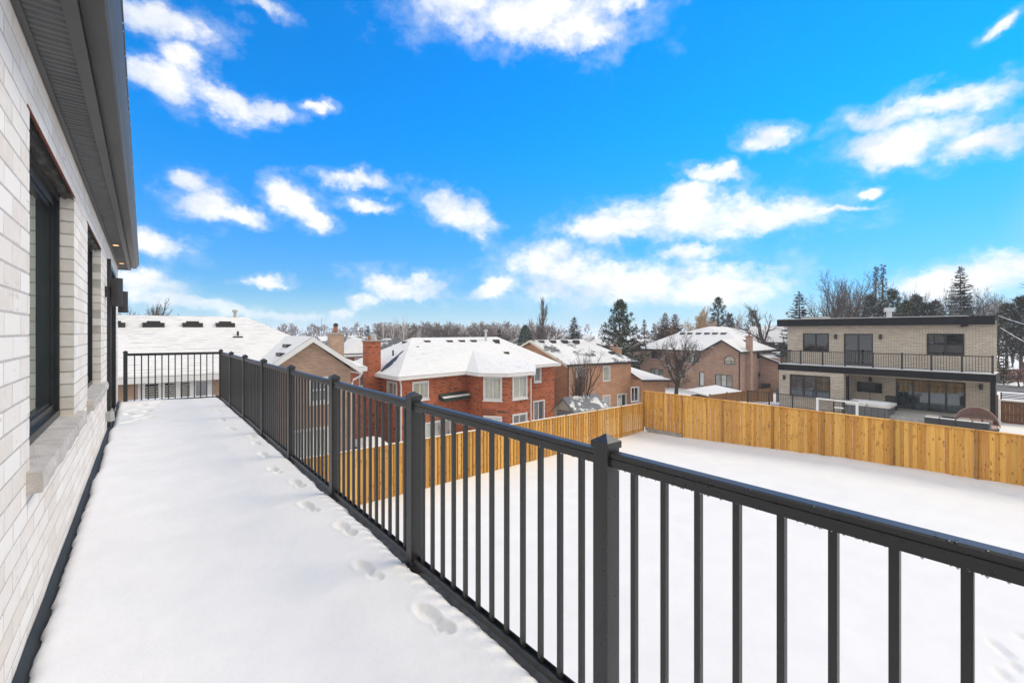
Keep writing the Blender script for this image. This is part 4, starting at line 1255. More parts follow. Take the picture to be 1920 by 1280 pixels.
# upper wall and recessed porch wall are one plane
E_.wall(*e0, -6.5, .75, [(px(*e0, 1505, 1554.5, 624.5, 659), dict(pm="glass_dark", nx=2, **ek)), (px(*e0, 1582, 1637, 625.5, 685), dict(pm="glass_dark", nx=2, name="balcony_door", **ek)), (px(*e0, 1737, 1808.5, 625, 667), dict(pm="glass_dark", nx=2, **ek)),
                         (px(*e0, 1679, 1810.5, 713, 775), dict(pm="glass_mirror", nx=4, name="sliding_door", **ek))])
e1 = ((XL, 14.66), (XL, 10.40))
E_.wall(*e1, -6.5, -2.95, [(px(*e1, 1480.5, 1557, 703.5, 745), dict(pm="glass_mirror", nx=3, fm="black_frame", t=.09, sill=True))])
E_.wall((XL, 10.40), (XU, 10.40), -6.5, -2.95, [((.5, 1.5, -5.4, -3.2), dict(pm="glass_dark", nx=1, **ek))])
E_.wall((XU, 14.66), (XL, 14.66), -6.5, -2.95)
E_.wall((XU, 3.02), (56, 4.22), -6.5, .75); E_.wall((56, 4.22), (56, 14.85), -6.5, .75); E_.wall((56, 14.85), (XU, 14.85), -6.5, .75)
E_.finish()
fa = MB(); fa.hexa([(XU - .55, 3.06, .47), (56, 4.3, .47), (56, 15.45, .47), (XU - .55, 15.45, .47), (XU - .55, 3.06, 1.01), (56, 4.3, 1.01), (56, 15.45, 1.01), (XU - .55, 15.45, 1.01)]); fa.build("roof_fascia", "modern_fascia", E_.root)
MB().box(XU - .5, 55.9, 4.3, 15.4, 1.012, 1.05).build("roof_snow", "snow_plain", E_.root)
sl = MB(); sl.box(XL - .02, XU - .003, 2.9, 14.75, -2.98, -2.52); slab = sl.build("balcony_slab", "modern_fascia", E_.root)
MB().box(XL + .03, XU - .01, 2.95, 14.7, -2.517, -2.46).build("slab_snow", "snow_plain", slab)
MB().box(XL + .0, XL + .22, 2.92, 3.14, -6.4, -2.985).build("porch_post", "modern_fascia", E_.root)
MB().box(XL + .1, XU - .01, 3.2, 10.35, -3.02, -2.985).build("porch_ceiling", "brick_cream", E_.root)
MB().box(XU + .02, XU + .32, 3.03, 3.05 + .0, .3, .31).build("trim_strip", "modern_fascia", E_.root)
er = MB()
PY = [14.55, 13.2, 11.75, 10.35, 8.75, 7.2, 5.75, 4.35, 3.05]
bal_root = slab
pr_ = MB()
for y in PY: MB().box(XL + .10, XL + .20, y - .05, y + .05, -2.47, -1.38).build("railing_post", "trim_dark", slab)
for a, b in zip(PY[:-1], PY[1:]):
    MB().box(XL + .125, XL + .175, b + .05, a - .05, -1.50, -1.44).build("railing_top", "trim_dark", slab); MB().box(XL + .125, XL + .175, b + .05, a - .05, -2.40, -2.36).build("railing_bottom", "trim_dark", slab)
    n = int((a - b - .1) / .125)
    for k in range(1, n): 
        yy = b + .05 + (a - b - .1) * k / n
        MB().box(XL + .14, XL + .16, yy - .011, yy + .011, -2.36, -1.50).build("railing_baluster", "trim_dark", slab)
m = MB(); m.box(XL + .15, XU - .02, 14.53, 14.57, -1.50, -1.44); m.box(XL + .15, XU - .02, 14.53, 14.57, -2.40, -2.36)
for k in range(1, 16): m.box(XL + .15 + k * .125, XL + .17 + k * .125, 14.54, 14.56, -2.36, -1.50)
m.build("railing_return", "trim_dark", slab)
pipe(E_.root, (46, onX(1667, 590, 46).y, 1.0), .62, .18, "galvanised", True, name="roof_flue")
MB().box(44.6, 46.6, 13.4, 15.0, 1.04, 1.3).build("roof_hatch", "concrete", E_.root)
MB().box(XL - 2.2, XU - .02, 4.0, 9.2, -6.2, -5.32).build("porch_step", "concrete", E_.root)

WL = [("upstairs between the left window and the balcony door", XU, 1567.5, 631), ("upstairs right of the balcony door", XU, 1651.5, 631.5), ("on the porch wall above the television", XU, 1632.5, 711), ("on the porch wall right of the sliding doors", XU, 1840, 725), ("on the projecting wall left of the big window", XL, 1471, 707)]
for i, (lab, x, u, v) in enumerate(WL):
    p = onX(u, v, x); t_ = thing("wall_lamp", "small black outdoor lamp " + lab, "lamp", p)
    MB().box(p.x - .03, p.x - .001, p.y - .07, p.y + .07, p.z - .14, p.z + .14).build("back_plate", "trim_dark", t_)
    MB().lathe([(0, -.17), (.085, -.17), (.085, .15), (.03, .2), (0, .2)], (p.x - .13, p.y, p.z), 10).build("shade", "trim_dark", t_)
p = onX(1814, 609.5, XU); cam_t = thing("security_camera", "black security camera under the flat roof fascia", "camera", p)
MB().box(p.x - .2, p.x - .002, p.y - .07, p.y + .07, p.z - .02, p.z + .08).build("mount", "trim_dark", cam_t); MB().tube([(p.x - .35, p.y + .25, p.z - .06), (p.x - .1, p.y, p.z)], .075, 10).build("barrel", "trim_dark", cam_t)
tv = thing("television", "wide black television hung on the porch wall", "television", onX(1632, 727, XU))
q0, q1 = onX(1608.5, 715, XU), onX(1654.5, 737, XU)
m = MB(); m.hexa([(XU - .12, q1.y, q1.z), (XU - .12, q0.y, q1.z), (XU - .05, q0.y, q1.z), (XU - .05, q1.y, q1.z), (XU - .2, q1.y, q0.z), (XU - .2, q0.y, q0.z), (XU - .13, q0.y, q0.z), (XU - .13, q1.y, q0.z)]); m.build("screen", "tv_black", tv)
MB().box(XU - .1, XU - .002, (q0.y + q1.y) / 2 - .2, (q0.y + q1.y) / 2 + .2, -4.2, -3.9).build("bracket", "trim_dark", tv)
MB().box(XU - .02, XU - .002, (q0.y + q1.y) / 2 - .015, (q0.y + q1.y) / 2 + .015, -5.0, q1.z).build("cable", "trim_dark", tv)

# ------------------------------------------------------------------ wooden fences
def fence_board(w_, h, seed, t=.019):
    rr = random.Random(seed); m = MB()
    x0, x1 = rr.uniform(0, .004), w_ - rr.uniform(0, .004)
    return m.hexa([(x0, -t / 2, 0), (x1, -t / 2, 0), (x1, t / 2, 0), (x0, t / 2, 0), (x0, -t / 2, h), (x1, -t / 2, h), (x1, t / 2, h), (x0, t / 2, h)]).mesh("board", mats=("cedar",))
BOARDS = {}
def board(root, x, y, z0, z1, w_, rz, k, mat="cedar"):
    key = (round(w_, 3), k % 5, mat)
    if key not in BOARDS:
        me = fence_board(w_, 1.0, k % 5)
        if mat != "cedar": me.materials[0] = MATS[mat]
        BOARDS[key] = me
    o = inst("board", BOARDS[key], (x, y, z0), root, rot=(0, 0, rz), scale=(1, 1, z1 - z0))
    return o
XF, YF = 24.30, 16.935
bfence = thing("wooden_fence", "tall solid cedar board fence across the back of the snowy yard", "fence", (XF, 8, -5.6))
TB = -3.70
rr = random.Random(11)
y = -6.0; k = 0
while y < YF - .05:
    w_ = .137 if k % 2 else .145
    pr_x = XF + (.020 if k % 2 else -.014) + rr.uniform(-.003, .003)
    zb = ground_z(XF, y) - .12 if y < 14.2 else -5.92
    board(bfence, pr_x, y, zb, TB + rr.uniform(-.006, .006), w_, R(90), rr.randrange(5))
    y += w_ - .006; k += 1
PYB = [16.935, 14.31, 11.94, 9.43, 7.26, 4.78, 2.30, -.15, -2.6, -5.0]
for y in PYB:
    m = MB(); m.box(XF - .095, XF - .002, y - .047, y + .047, ground_z(XF, y) - .4, TB + .055); m.build("post", "cedar_dark", bfence)
for a, b in zip(PYB[1:], PYB[:-1]):
    m = MB(); m.box(XF - .07, XF + .07, a + .05, b - .05, TB + .008, TB + .045); m.build("cap_rail", "cedar", bfence)
    for dz_ in (.45, 1.5): MB().box(XF + .03, XF + .07, a + .001, b - .001, TB - dz_, TB - dz_ + .09).build("rail", "cedar_dark", bfence)
# stone blocks under the fence near the corner
rw_ = thing("retaining_wall", "low grey stone block edging under the corner of the tall fence", "wall", (XF, 15.6, -6.2))
for row in range(2):
    for i in range(9):
        y0 = 14.15 + i * .31 + (.15 if row else 0)
        if y0 + .3 > 16.87: continue
        m = MB(); m.box(XF - .12 + rr.uniform(-.01, .01), XF + .1, y0, y0 + .3, -6.25 + row * .165, -6.25 + row * .165 + .16); m.build("block", "stone_block", rw_)

sfence = thing("picket_fence", "open cedar board fence with gaps running past the red house", "fence", (13, YF, -6.5))
TSF = -4.44
PXS = [24.19, 22.0, 19.86, 17.36, 14.84, 12.4, 9.96, 7.52, 5.08, 2.64]
x = 1.3; k = 0
while x < 24.1:
    side = -1 if k % 2 else 1
    zb = ground_z(x, YF) - .04 - (.03 if side < 0 else 0)
    board(sfence, x, YF + side * .03, zb, TSF + rr.uniform(-.005, .005), .137, 0, rr.randrange(5))
    x += .0985; k += 1
for xx in PXS: MB().box(xx - .047, xx + .047, YF - .05, YF + .05, ground_z(xx, YF) - .4, TSF + .07).build("post", "cedar_dark", sfence)
for b, a in zip(PXS[:-1], PXS[1:]):
    MB().box(a + .05, b - .05, YF - .072, YF + .072, TSF + .007, TSF + .042).build("cap_rail", "cedar", sfence)
    for dz_ in (.30, 1.65): MB().box(a + .05, b - .05, YF - .018, YF + .018, TSF - dz_, TSF - dz_ + .09).build("rail", "cedar_dark", sfence)
    sn = MB(); vs = []
    n = 16
    for i in range(n + 1):
        xx = a + .06 + (b - a - .12) * i / n; h = max(.001, .012 + .012 * mnoise.noise((xx * 2.3, 5.5, 0)))
        vs += [(xx, YF - .06, TSF + .0425), (xx, YF - .03, TSF + .0425 + h), (xx, YF + .03, TSF + .0425 + h), (xx, YF + .06, TSF + .0425)]
    sn.add(vs, [(4 * i + q, 4 * i + q + 1, 4 * i + 5 + q, 4 * i + 4 + q) for i in range(n) for q in range(3)]); sn.build("snow_strip", "snow_plain", sfence, smooth=True)

# older brown fence behind, below the brown house
def plain_fence(name, label, p0, p1, top, h, mat, bw=.14):
    t_ = thing(name, label, "fence", ((p0[0] + p1[0]) / 2, (p0[1] + p1[1]) / 2, top - h))
    d = Vector((p1[0] - p0[0], p1[1] - p0[1], 0)); L = d.length; d /= L; a = 0; i = 0
    rz = math.atan2(d.y, d.x)
    while a < L - .01:
        q = Vector((p0[0], p0[1], 0)) + d * a
        board(t_, q.x, q.y, top - h, top + .02 * math.sin(i * 2.1), bw, rz, i, mat); a += bw + .01; i += 1
    fr, _ = frame2(p0, p1); m = MB()
    n = max(1, int(L / 2.4))
    for j in range(n + 1): 
        mm = MB(); mm.obox(fr, L * j / n - .05, L * j / n + .05, .012, .10, top - h, top + .1); mm.build("post", mat, t_)
    m.obox(fr, 0, L, .0115, .05, top - .25, top - .16); m.build("rail", mat, t_)
    return t_
plain_fence("garden_fence", "weathered brown fence between the brown house and the cream house", (40.0, 20.9), (50.2, 19.55), -5.72, 2.0, "old_fence")
plain_fence("garden_fence", "short brown fence piece just behind the tall cedar fence corner", (33.5, 20.4), (37.5, 20.8), -5.95, 1.8, "old_fence")
plain_fence("garden_fence", "grey weathered fence panel at the left end of the cream house", (49.6, 18.9), (51.4, 17.2), -5.75, 1.9, "shed_grey")
# brown gate and slatted screen right of the modern house
gt = thing("garden_gate", "dark brown board gate with diagonal brace right of the cream house", "gate", (40.6, 1.2, -5.6))
for i in range(16):
    y0 = 2.78 - i * .165
    MB().box(40.6, 40.64, y0 - .16, y0, -5.55, -4.18).build("board", "wood_brown", gt)
m = MB(); m.box(40.54, 40.6, .1, 2.78, -4.35, -4.2); m.box(40.54, 40.6, .1, 2.78, -5.0, -4.88); m.box(40.54, 40.6, .1, 2.78, -5.5, -5.38); m.hexa([(40.545, .9, -5.4), (40.545, 1.05, -5.4), (40.595, 1.05, -5.4), (40.595, .9, -5.4), (40.545, 2.2, -4.3), (40.545, 2.35, -4.3), (40.595, 2.35, -4.3), (40.595, 2.2, -4.3)]); m.build("brace", "wood_brown", gt)
m = MB(); m.box(40.52, 40.66, 2.82, 2.9, -5.7, -4.1); m.box(40.52, 40.66, .0, 2.82, -4.17, -4.1); m.build("white_frame", "trim_white", gt)
MB().box(40.5, 40.66, 2.92, 3.0, -5.7, -3.85).build("gate_post", "wood_brown", gt)
ss = thing("slat_screen", "dark blue slatted screen above the brown gate", "screen", (40.9, 1.2, -4.1))
for i in range(4): MB().box(40.9, 40.93, -.5, 2.86, -4.05 + i * .09, -4.0 + i * .09).build("slat", "slat_navy", ss)
m = MB()
for j in range(4): m.box(40.93, 40.99, 2.8 - j * 1.0, 2.86 - j * 1.0, -5.6, -3.7)
m.build("post", "slat_navy", ss)
# low dark wall across the street
dw = thing("boundary_wall", "long low dark wall across the street behind the cream house", "wall", (79, 0, -5.6))
for i in range(14): MB().box(79, 79.3, -22 + i * 3.0, -22 + i * 3.0 + 2.97, -6.2, -4.35 + .03 * (i % 2)).build("panel", "wood_brown", dw)

# ------------------------------------------------------------------ things on the cream house's patio
tub = thing("hot_tub", "grey hot tub with cream folding cover beside the porch", "hot tub", (36.5, 8.45, -5.5))
def rounded(x0, x1, y0, y1, z0, z1, r=.18, n=5):
    ring = []
    for cx, cy, a in ((x1 - r, y1 - r, 0), (x0 + r, y1 - r, 90), (x0 + r, y0 + r, 180), (x1 - r, y0 + r, 270)):
        ring += [(cx + r * math.cos(R(a + 90 * k / n)), cy + r * math.sin(R(a + 90 * k / n)), z0) for k in range(n + 1)]
    return MB().prism(ring, z1 - z0)
rounded(36.5, 38.4, 7.4, 9.6, -5.75, -4.82).build("cabinet", "tub_grey", tub)
rounded(36.42, 38.48, 7.3, 8.48, -4.815, -4.66).build("cover_half", "tub_cover", tub); rounded(36.42, 38.48, 8.50, 9.7, -4.815, -4.66).build("cover_half", "tub_cover", tub)
rounded(36.6, 38.3, 7.5, 9.5, -4.658, -4.62, .3).build("snow", "snow_plain", tub)
m = MB()
for i in range(6): m.box(36.488, 36.499, 7.55 + i * .34, 7.57 + i * .34, -5.6, -4.85)
m.build("panel_joint", "trim_dark", tub)

gf = thing("white_frame", "white open metal frame standing before the hot tub", "frame", (34.0, 9.45, -5.5))
p0, p1 = onX(1532.5, 746, 34), onX(1607, 753, 34)
for yy in (p0.y, p1.y): MB().box(33.95, 34.05, yy - .06, yy + .06, -5.75, -4.25).build("upright", "trim_white", gf)
m = MB(); m.box(33.955, 34.045, p1.y + .06, p0.y - .06, -4.36, -4.25); m.build("top_bar", "trim_white", gf)
m = MB(); m.box(33.96, 34.04, p1.y - .06, p0.y + .06, -4.248, -4.22); m.build("net_bar", "trim_dark", gf)
for f_ in (.35, .62): MB().box(34.3, 34.36, p1.y + (p0.y - p1.y) * f_ - .035, p1.y + (p0.y - p1.y) * f_ + .035, -5.75, -4.22).build("brace", "trim_dark", gf)
m = MB(); m.box(34.3, 34.36, p1.y + (p0.y - p1.y) * .36, p1.y + (p0.y - p1.y) * .60, -4.85, -4.76); m.build("low_bar", "trim_white", gf)

pk = thing("patio_railing", "low black picket railing at the left of the cream house patio", "railing", (37, 12.5, -5.5))
for yy in (16.2, 14.6, 13.0, 11.4, 9.9): MB().box(36.96, 37.04, yy - .04, yy + .04, -5.8, -4.55).build("post", "trim_dark", pk)
m = MB(); m.box(36.98, 37.02, 9.9, 16.2, -4.65, -4.6); m.build("top_rail", "trim_dark", pk); MB().box(36.98, 37.02, 9.9, 16.2, -5.5, -5.46).build("bottom_rail", "trim_dark", pk)
pick = MB().box(-.01, .01, -.01, .01, -5.46, -4.65).mesh("picket", mats=("trim_dark",))
for i in range(52): inst("picket", pick, (37, 10.0 + i * .12, 0), pk)

sofa = thing("patio_sofa", "row of dark grey outdoor sofa modules rimmed with snow", "sofa", (34.5, 4.1, -5.5))
q0, q1 = onX(1733, 778, 34.5).y, onX(1856, 792, 34.5).y
n = 4
for i in range(n):
    ya = q0 + (q1 - q0) * i / n; yb = q0 + (q1 - q0) * (i + 1) / n + .02
    mo = MB()
    mo.box(34.5, 34.68, yb, ya, -5.7, -4.82); mo.box(34.68, 35.35, yb, ya, -5.7, -5.2)
    if i in (0, n - 1):
        y_ = ya - .16 if i == 0 else yb
        mo.box(34.68, 35.35, y_, y_ + .16, -5.2, -4.84)
    md = mo.build("module", "wicker_dark", sofa)
    MB().box(34.5, 34.66, yb + .02, ya - .02, -4.818, -4.78).build("snow", "snow_plain", md)
    if i < 3: MB().box(34.72, 34.86, yb + .06, ya - .06, -5.1, -4.72 + .03 * (i % 2)).build("cushion", "cushion_grey" if i != 1 else "wicker_dark", md)

bed = thing("daybed", "round daybed with brown pink folding canopy beside the porch post", "daybed", (35.7, 3.35, -5.5))
cx, cy, cr_ = 36.1, 3.45, .90
MB().lathe([(0, -.02), (cr_ * .95, -.02), (cr_, .3), (cr_, .33), (0, .33)], (cx, cy, -5.6), 28).build("base", "wicker_dark", bed)
MB().lathe([(0, .33), (cr_ * .93, .33), (cr_ * .95, .42), (cr_ * .88, .5), (0, .5)], (cx, cy, -5.6), 28).build("mattress", "canopy_pink", bed)
for bnd, (t0, t1, s) in enumerate(((2, 30, 1.0), (28, 58, .985), (56, 84, .97))):
    m = MB(); na, nb_ = 18, 4; vs = []
    # folding hood: bands hinged at both sides, opening towards the camera side
    for i in range(na + 1):
        ph = math.pi * i / na
        for k in range(nb_ + 1):
            t__ = R(t0 + (t1 - t0) * k / nb_)
            rr_ = cr_ * 1.04 * s * (1 - .02 * math.sin(math.pi * k / nb_))
            vs.append((cx + rr_ * math.sin(ph) * math.cos(t__), cy + rr_ * math.cos(ph), -5.2 + rr_ * 1.12 * math.sin(ph) * math.sin(t__)))
    m.add(vs, [(i * (nb_ + 1) + k, i * (nb_ + 1) + k + 1, (i + 1) * (nb_ + 1) + k + 1, (i + 1) * (nb_ + 1) + k) for i in range(na) for k in range(nb_)])
    cb_ = m.build("canopy_band", "canopy_pink", bed, smooth=True)
    rb_ = MB(); pts = [vs[i * (nb_ + 1) + nb_] for i in range(na + 1)]; rb_.tube(pts, .018, 5); rb_.build("rib", "canopy_pink", cb_)
for dy in (-.45, 0, .45): rounded(36.2, 36.6, cy + dy - .2, cy + dy + .2, -5.1, -4.86, .09, 3).build("pillow", "canopy_pink", bed)
sp = thing("patio_speaker", "dark upright box standing right of the hot tub", "speaker", (38.8, 7.6, -5.4))
p = onX(1670, 760, 39.5); MB().box(39.4, 39.9, p.y - .28, p.y + .28, -5.6, -4.35).build("body", "vent_dark", sp); MB().box(39.39, 39.4, p.y - .22, p.y + .22, -5.5, -4.45).build("front_panel", "trim_dark", sp)

# shed behind the picket fence
sh = thing("garden_shed", "beige plastic shed with grey double doors behind the picket fence", "shed", (24.5, 23.5, -8))
zt_ = -5.45; x0, x1, y0, y1 = 22.9, 26.3, 21.55, 23.45; ym = (y0 + y1) / 2
m = MB(); m.box(x0, x1, y0, y1, -8.4, zt_); m.poly([(x0, y1, zt_), (x0, y0, zt_), (x0, ym, zt_ + .78)]); m.poly([(x1, y0, zt_), (x1, y1, zt_), (x1, ym, zt_ + .78)]); m.build("wall", "shed_beige", sh)
rs = roof(sh, [(x0 - .12, y0 - .12, zt_ - .08), (x1 + .12, y0 - .12, zt_ - .08), (x1 + .12, ym, zt_ + .82), (x0 - .12, ym, zt_ + .82), (x1 + .12, y1 + .12, zt_ - .08), (x0 - .12, y1 + .12, zt_ - .08)], [(0, 1, 2, 3), (3, 2, 4, 5)], [], "roof_shed")
rake(sh, (x0 - .13, y0 - .13, zt_ - .06), (x0 - .13, ym, zt_ + .84), (-1, 0, 0), .1, .03, "shed_grey"); rake(sh, (x0 - .13, y1 + .13, zt_ - .06), (x0 - .13, ym, zt_ + .84), (-1, 0, 0), .1, .03, "shed_grey")
for a, b in ((y0 + .3, ym - .01), (ym + .01, y1 - .3)): MB().box(x0 - .05, x0 - .002, a, b, -8.2, zt_ - .02).build("door", "shed_grey", sh)
# snow topped dark cover beside the red house
tb = thing("covered_table", "dark garden box heaped with snow beside the red house", "garden box", (10.4, 26, -8))
MB().box(9.5, 11.1, 25.2, 26.7, -8.4, -6.55).build("box_body", "vent_dark", tb)
m = MB(); vs = []; n = 8
for i in range(n + 1):
    for j in range(n + 1):
        a, b = i / n, j / n
        vs.append((9.42 + 1.76 * a, 25.12 + 1.66 * b, -6.55 + .42 * (max(0, 16 * a * (1 - a) * b * (1 - b))) ** .5))
m.add(vs, [(i * (n + 1) + j, (i + 1) * (n + 1) + j, (i + 1) * (n + 1) + j + 1, i * (n + 1) + j + 1) for i in range(n) for j in range(n)]); m.build("snow", "snow_plain", tb, smooth=True)

pg = thing("pergola", "small brown wooden pergola at the left of the brown house", "pergola", (55.5, 36.7, -7.9))
for yy in (38.0, 35.5):
    for xx in (54.6, 56.6): MB().box(xx, xx + .14, yy - .07, yy + .07, -8.3, -6.98).build("post", "wood_pergola", pg)
for xx in (54.6, 56.6): MB().box(xx - .0, xx + .08, 34.9, 38.6, -6.97, -6.78).build("beam", "wood_pergola", pg)
for i in range(10): MB().box(54.2, 57.2, 35.05 + i * .38, 35.11 + i * .38, -6.775, -6.62).build("rafter", "wood_pergola", pg)
ac = thing("air_conditioner", "dark boxed air conditioner against the side of the brown house", "air conditioner", (66.3, 25.9, -7.8))
p = onY(1437.5, 724, 25.7)
MB().box(p.x - .5, p.x + .5, 25.3, 26.2, -8.2, p.z + .35).build("housing", "vent_dark", ac); MB().lathe([(0, .02), (.4, .02), (.4, 0)], (p.x, 25.75, p.z + .352), 16).build("fan_grille", "trim_dark", ac)
ls = thing("low_shed", "low shed with a flat snow covered roof below the brown house", "shed", (44, 21.5, -7))
MB().box(41.2, 46.5, 21.2, 23.4, -7.6, -6.1).build("wall", "old_fence", ls)
MB().hexa([(40.9, 20.9, -6.08), (46.9, 20.9, -6.08), (46.9, 23.8, -5.7), (40.9, 23.8, -5.7), (40.9, 20.9, -5.96), (46.9, 20.9, -5.96), (46.9, 23.8, -5.58), (40.9, 23.8, -5.58)]).build("roof", "snow_plain", ls)

# ------------------------------------------------------------------ houses further off
def far_house(name, label, x0, x1, y0, y1, zg, ze, zr, wall, roofm, ridge='x', wins=(), chim=True, edge="trim_white", gable=False):
    H = House(name, label, ((x0 + x1) / 2, (y0 + y1) / 2, zg), wall)
    fr_s = {'S': ((x0, y0), (x1, y0)), 'W': ((x0, y1), (x0, y0)), 'E': ((x1, y0), (x1, y1)), 'N': ((x1, y1), (x0, y1))}
    for sd, sg in fr_s.items(): H.wall(*sg, zg - 1, ze + .05, [(w_[1:], dict(pm="glass_mid", t=.1, sill=False, fm=edge)) for w_ in wins if w_[0] == sd])
    o = .5; xm, ym = (x0 + x1) / 2, (y0 + y1) / 2
    if ridge == 'x': k = 0 if gable else (y1 - y0) / 2; Rg = [(x0 - o + k, ym, zr), (x1 + o - k, ym, zr)]
    else: k = 0 if gable else (x1 - x0) / 2; Rg = [(xm, y0 - o + k, zr), (xm, y1 + o - k, zr)]
    V = [(x0 - o, y0 - o, ze), (x1 + o, y0 - o, ze), (x1 + o, y1 + o, ze), (x0 - o, y1 + o, ze)] + Rg
    F = [(0, 1, 5, 4), (1, 2, 5), (2, 3, 4, 5), (3, 0, 4)] if ridge == 'x' else [(0, 1, 4), (1, 2, 5, 4), (2, 3, 5), (3, 0, 4, 5)]
    if gable:
        if ridge == 'x': H.gable((x0, y1), (x0, y0), ze, (y1 - y0) / 2, zr - .2)
        else: H.gable((x0, y0), (x1, y0), ze, (x1 - x0) / 2, zr - .2)
        F = [f for f in F if len(f) == 4]
    H.finish()
    ro = roof(H.root, V, F, [(0, 1), (1, 2), (2, 3), (3, 0)] if not gable else ([(0, 1), (2, 3)] if ridge == 'x' else [(1, 2), (3, 0)]), roofm, edge, drop=.25, thick=.12)
    if chim: chimney(H.root, xm - .4, xm + .4, ym + .6, ym + 1.4, ze, zr + .7, wall)
    return H, ro
# dark roofed red house seen between the chimneys
cT = onD(672, 660, 62)
HT, rT = far_house("tudor_house", "maroon brick house with dark wet roof between the two chimneys", cT.x - 6, cT.x + 7, cT.y - 2, cT.y + 8, -11, -2.95, -.75, "brick_maroon", "roof_dark", 'x', [('S', 4.8, 6.3, -5.4, -3.4), ('S', 8.4, 9.6, -5.4, -3.6)], chim=False)
m = MB(); fx = cT.x - 1.0
m.add([(fx - 2.1, cT.y - 2.9, -2.75), (fx + 2.1, cT.y - 2.9, -2.75), (fx, cT.y - 2.5, -.95), (fx, cT.y + 1.2, -.95), (fx - 2.1, cT.y - .2, -2.6), (fx + 2.1, cT.y - .2, -2.6)], [(0, 1, 2), (0, 2, 3, 4), (1, 5, 3, 2)]); m.build("snowy_gable", "snow_plain", rT)
m = MB(); q = plane_hit(689, 646, (cT.x - 6, cT.y - 2.5, -2.95), (cT.x + 7, cT.y - 2.5, -2.95), (cT.x, cT.y + 3, -.75)); m.box(q.x - .5, q.x + .5, q.y - .5, q.y + .6, q.z - .2, q.z + .22); m.build("skylight", "trim_white", rT)
c_ = onD(755, 652, 74); far_house("grey_roof_house", "half hidden house with snow flecked grey roof behind the red chimney", c_.x - 5, c_.x + 5, c_.y, c_.y + 9, -11, -3.6, -1.2, "brick_maroon", "roof_dark", 'x', chim=False)
c_ = onD(1360, 630, 88); far_house("grey_hip_house", "wide grey hipped house directly behind the brown house", c_.x - 8, c_.x + 10, c_.y - 4, c_.y + 8, -9, -1.2, .95, "brick_pink", "roof_far", 'x', chim=True)
c_ = onD(1400, 640, 80); far_house("dark_gable_house", "small dark gabled house above the brown house chimney", c_.x - 1, c_.x + 7, c_.y - 7, c_.y, -9, -1.8, .9, "shed_grey", "roof_far", 'y', gable=True, chim=False, edge="trim_dark")
c_ = onD(1450, 655, 82); HI, rI = far_house("cream_dormer_house", "pale house with snowy roof and a dormer left of the cream house", c_.x - 5, c_.x + 9, c_.y - 5, c_.y + 6, -9, -3.3, -.5, "shed_beige", "roof_D", 'y', chim=False)
p = onD(1442, 641, 77); m = MB(); m.box(p.x - .1, p.x + 2.6, p.y - .75, p.y + .75, p.z - 1.1, p.z + .55); dmr = m.build("dormer", "trim_white", HI.root); MB().box(p.x - .14, p.x - .1, p.y - .42, p.y + .42, p.z - .7, p.z + .4).build("pane", "glass_dark", dmr)
m = MB(); m.add([(p.x - .3, p.y - 1.0, p.z + .5), (p.x - .3, p.y + 1.0, p.z + .5), (p.x - .3, p.y, p.z + 1.15), (p.x + 3, p.y - 1.0, p.z + .5), (p.x + 3, p.y + 1.0, p.z + .5), (p.x + 3, p.y, p.z + 1.15)], [(0, 1, 2), (0, 2, 5, 3), (1, 4, 5, 2)]); m.build("dormer_roof", "snow_plain", dmr)
FARH = [(968, 645, 105, "low snowy roof just left of the columnar poplar", "brick_orange"), (630, 636, 230, "tiny dark house on the far hillside left of the tan chimney", "shed_grey"), (600, 634, 300, "far snowy roof on the hillside near the thin mast", "shed_beige"),
        (660, 634, 260, "far white roofed house on the hillside above the tan chimney", "shed_beige"), (1060, 634, 190, "long snowy roof on the plain right of the poplars", "shed_beige"), (950, 636, 210, "distant snowy roof behind the egg shaped cedar", "shed_grey"), (1105, 641, 120, "snowy roof behind the big dark pine", "brick_orange"), (1228, 652, 90, "snowy roof among the spruces left of the brown house", "brick_pink")]
for i, (u, v, d_, lab, wm) in enumerate(FARH):
    c_ = onD(u, v, d_); s = .55 + d_ / 260
    far_house("distant_house", lab, c_.x - 6 * s, c_.x + 6 * s, c_.y - 3.5 * s, c_.y + 3.5 * s, c_.z - 5.5, c_.z - .6, c_.z + 1.5, wm, "roof_far", 'x' if i % 2 else 'y', gable=(i % 3 == 1), chim=False)
ma = thing("radio_mast", "thin grey radio mast on the skyline above the far hill", "mast", onD(603, 640, 420))
p = onD(603, 640, 420); pt = onD(603, 597, 420)
MB().tube([p - Vector((0, 0, 15)), pt], [.45, .22], 4).build("pole", "shed_grey", ma)
up_ = thing("utility_pole", "thin dark pole standing behind the maroon house", "pole", onD(650, 660, 90)); p = onD(650, 626, 90)
MB().tube([p - Vector((0, 0, 12)), p], [.14, .1], 6).build("shaft", "bark_brown", up_); MB().box(p.x - .8, p.x + .8, p.y - .06, p.y + .06, p.z - .6, p.z - .45).build("crossarm", "bark_brown", up_)

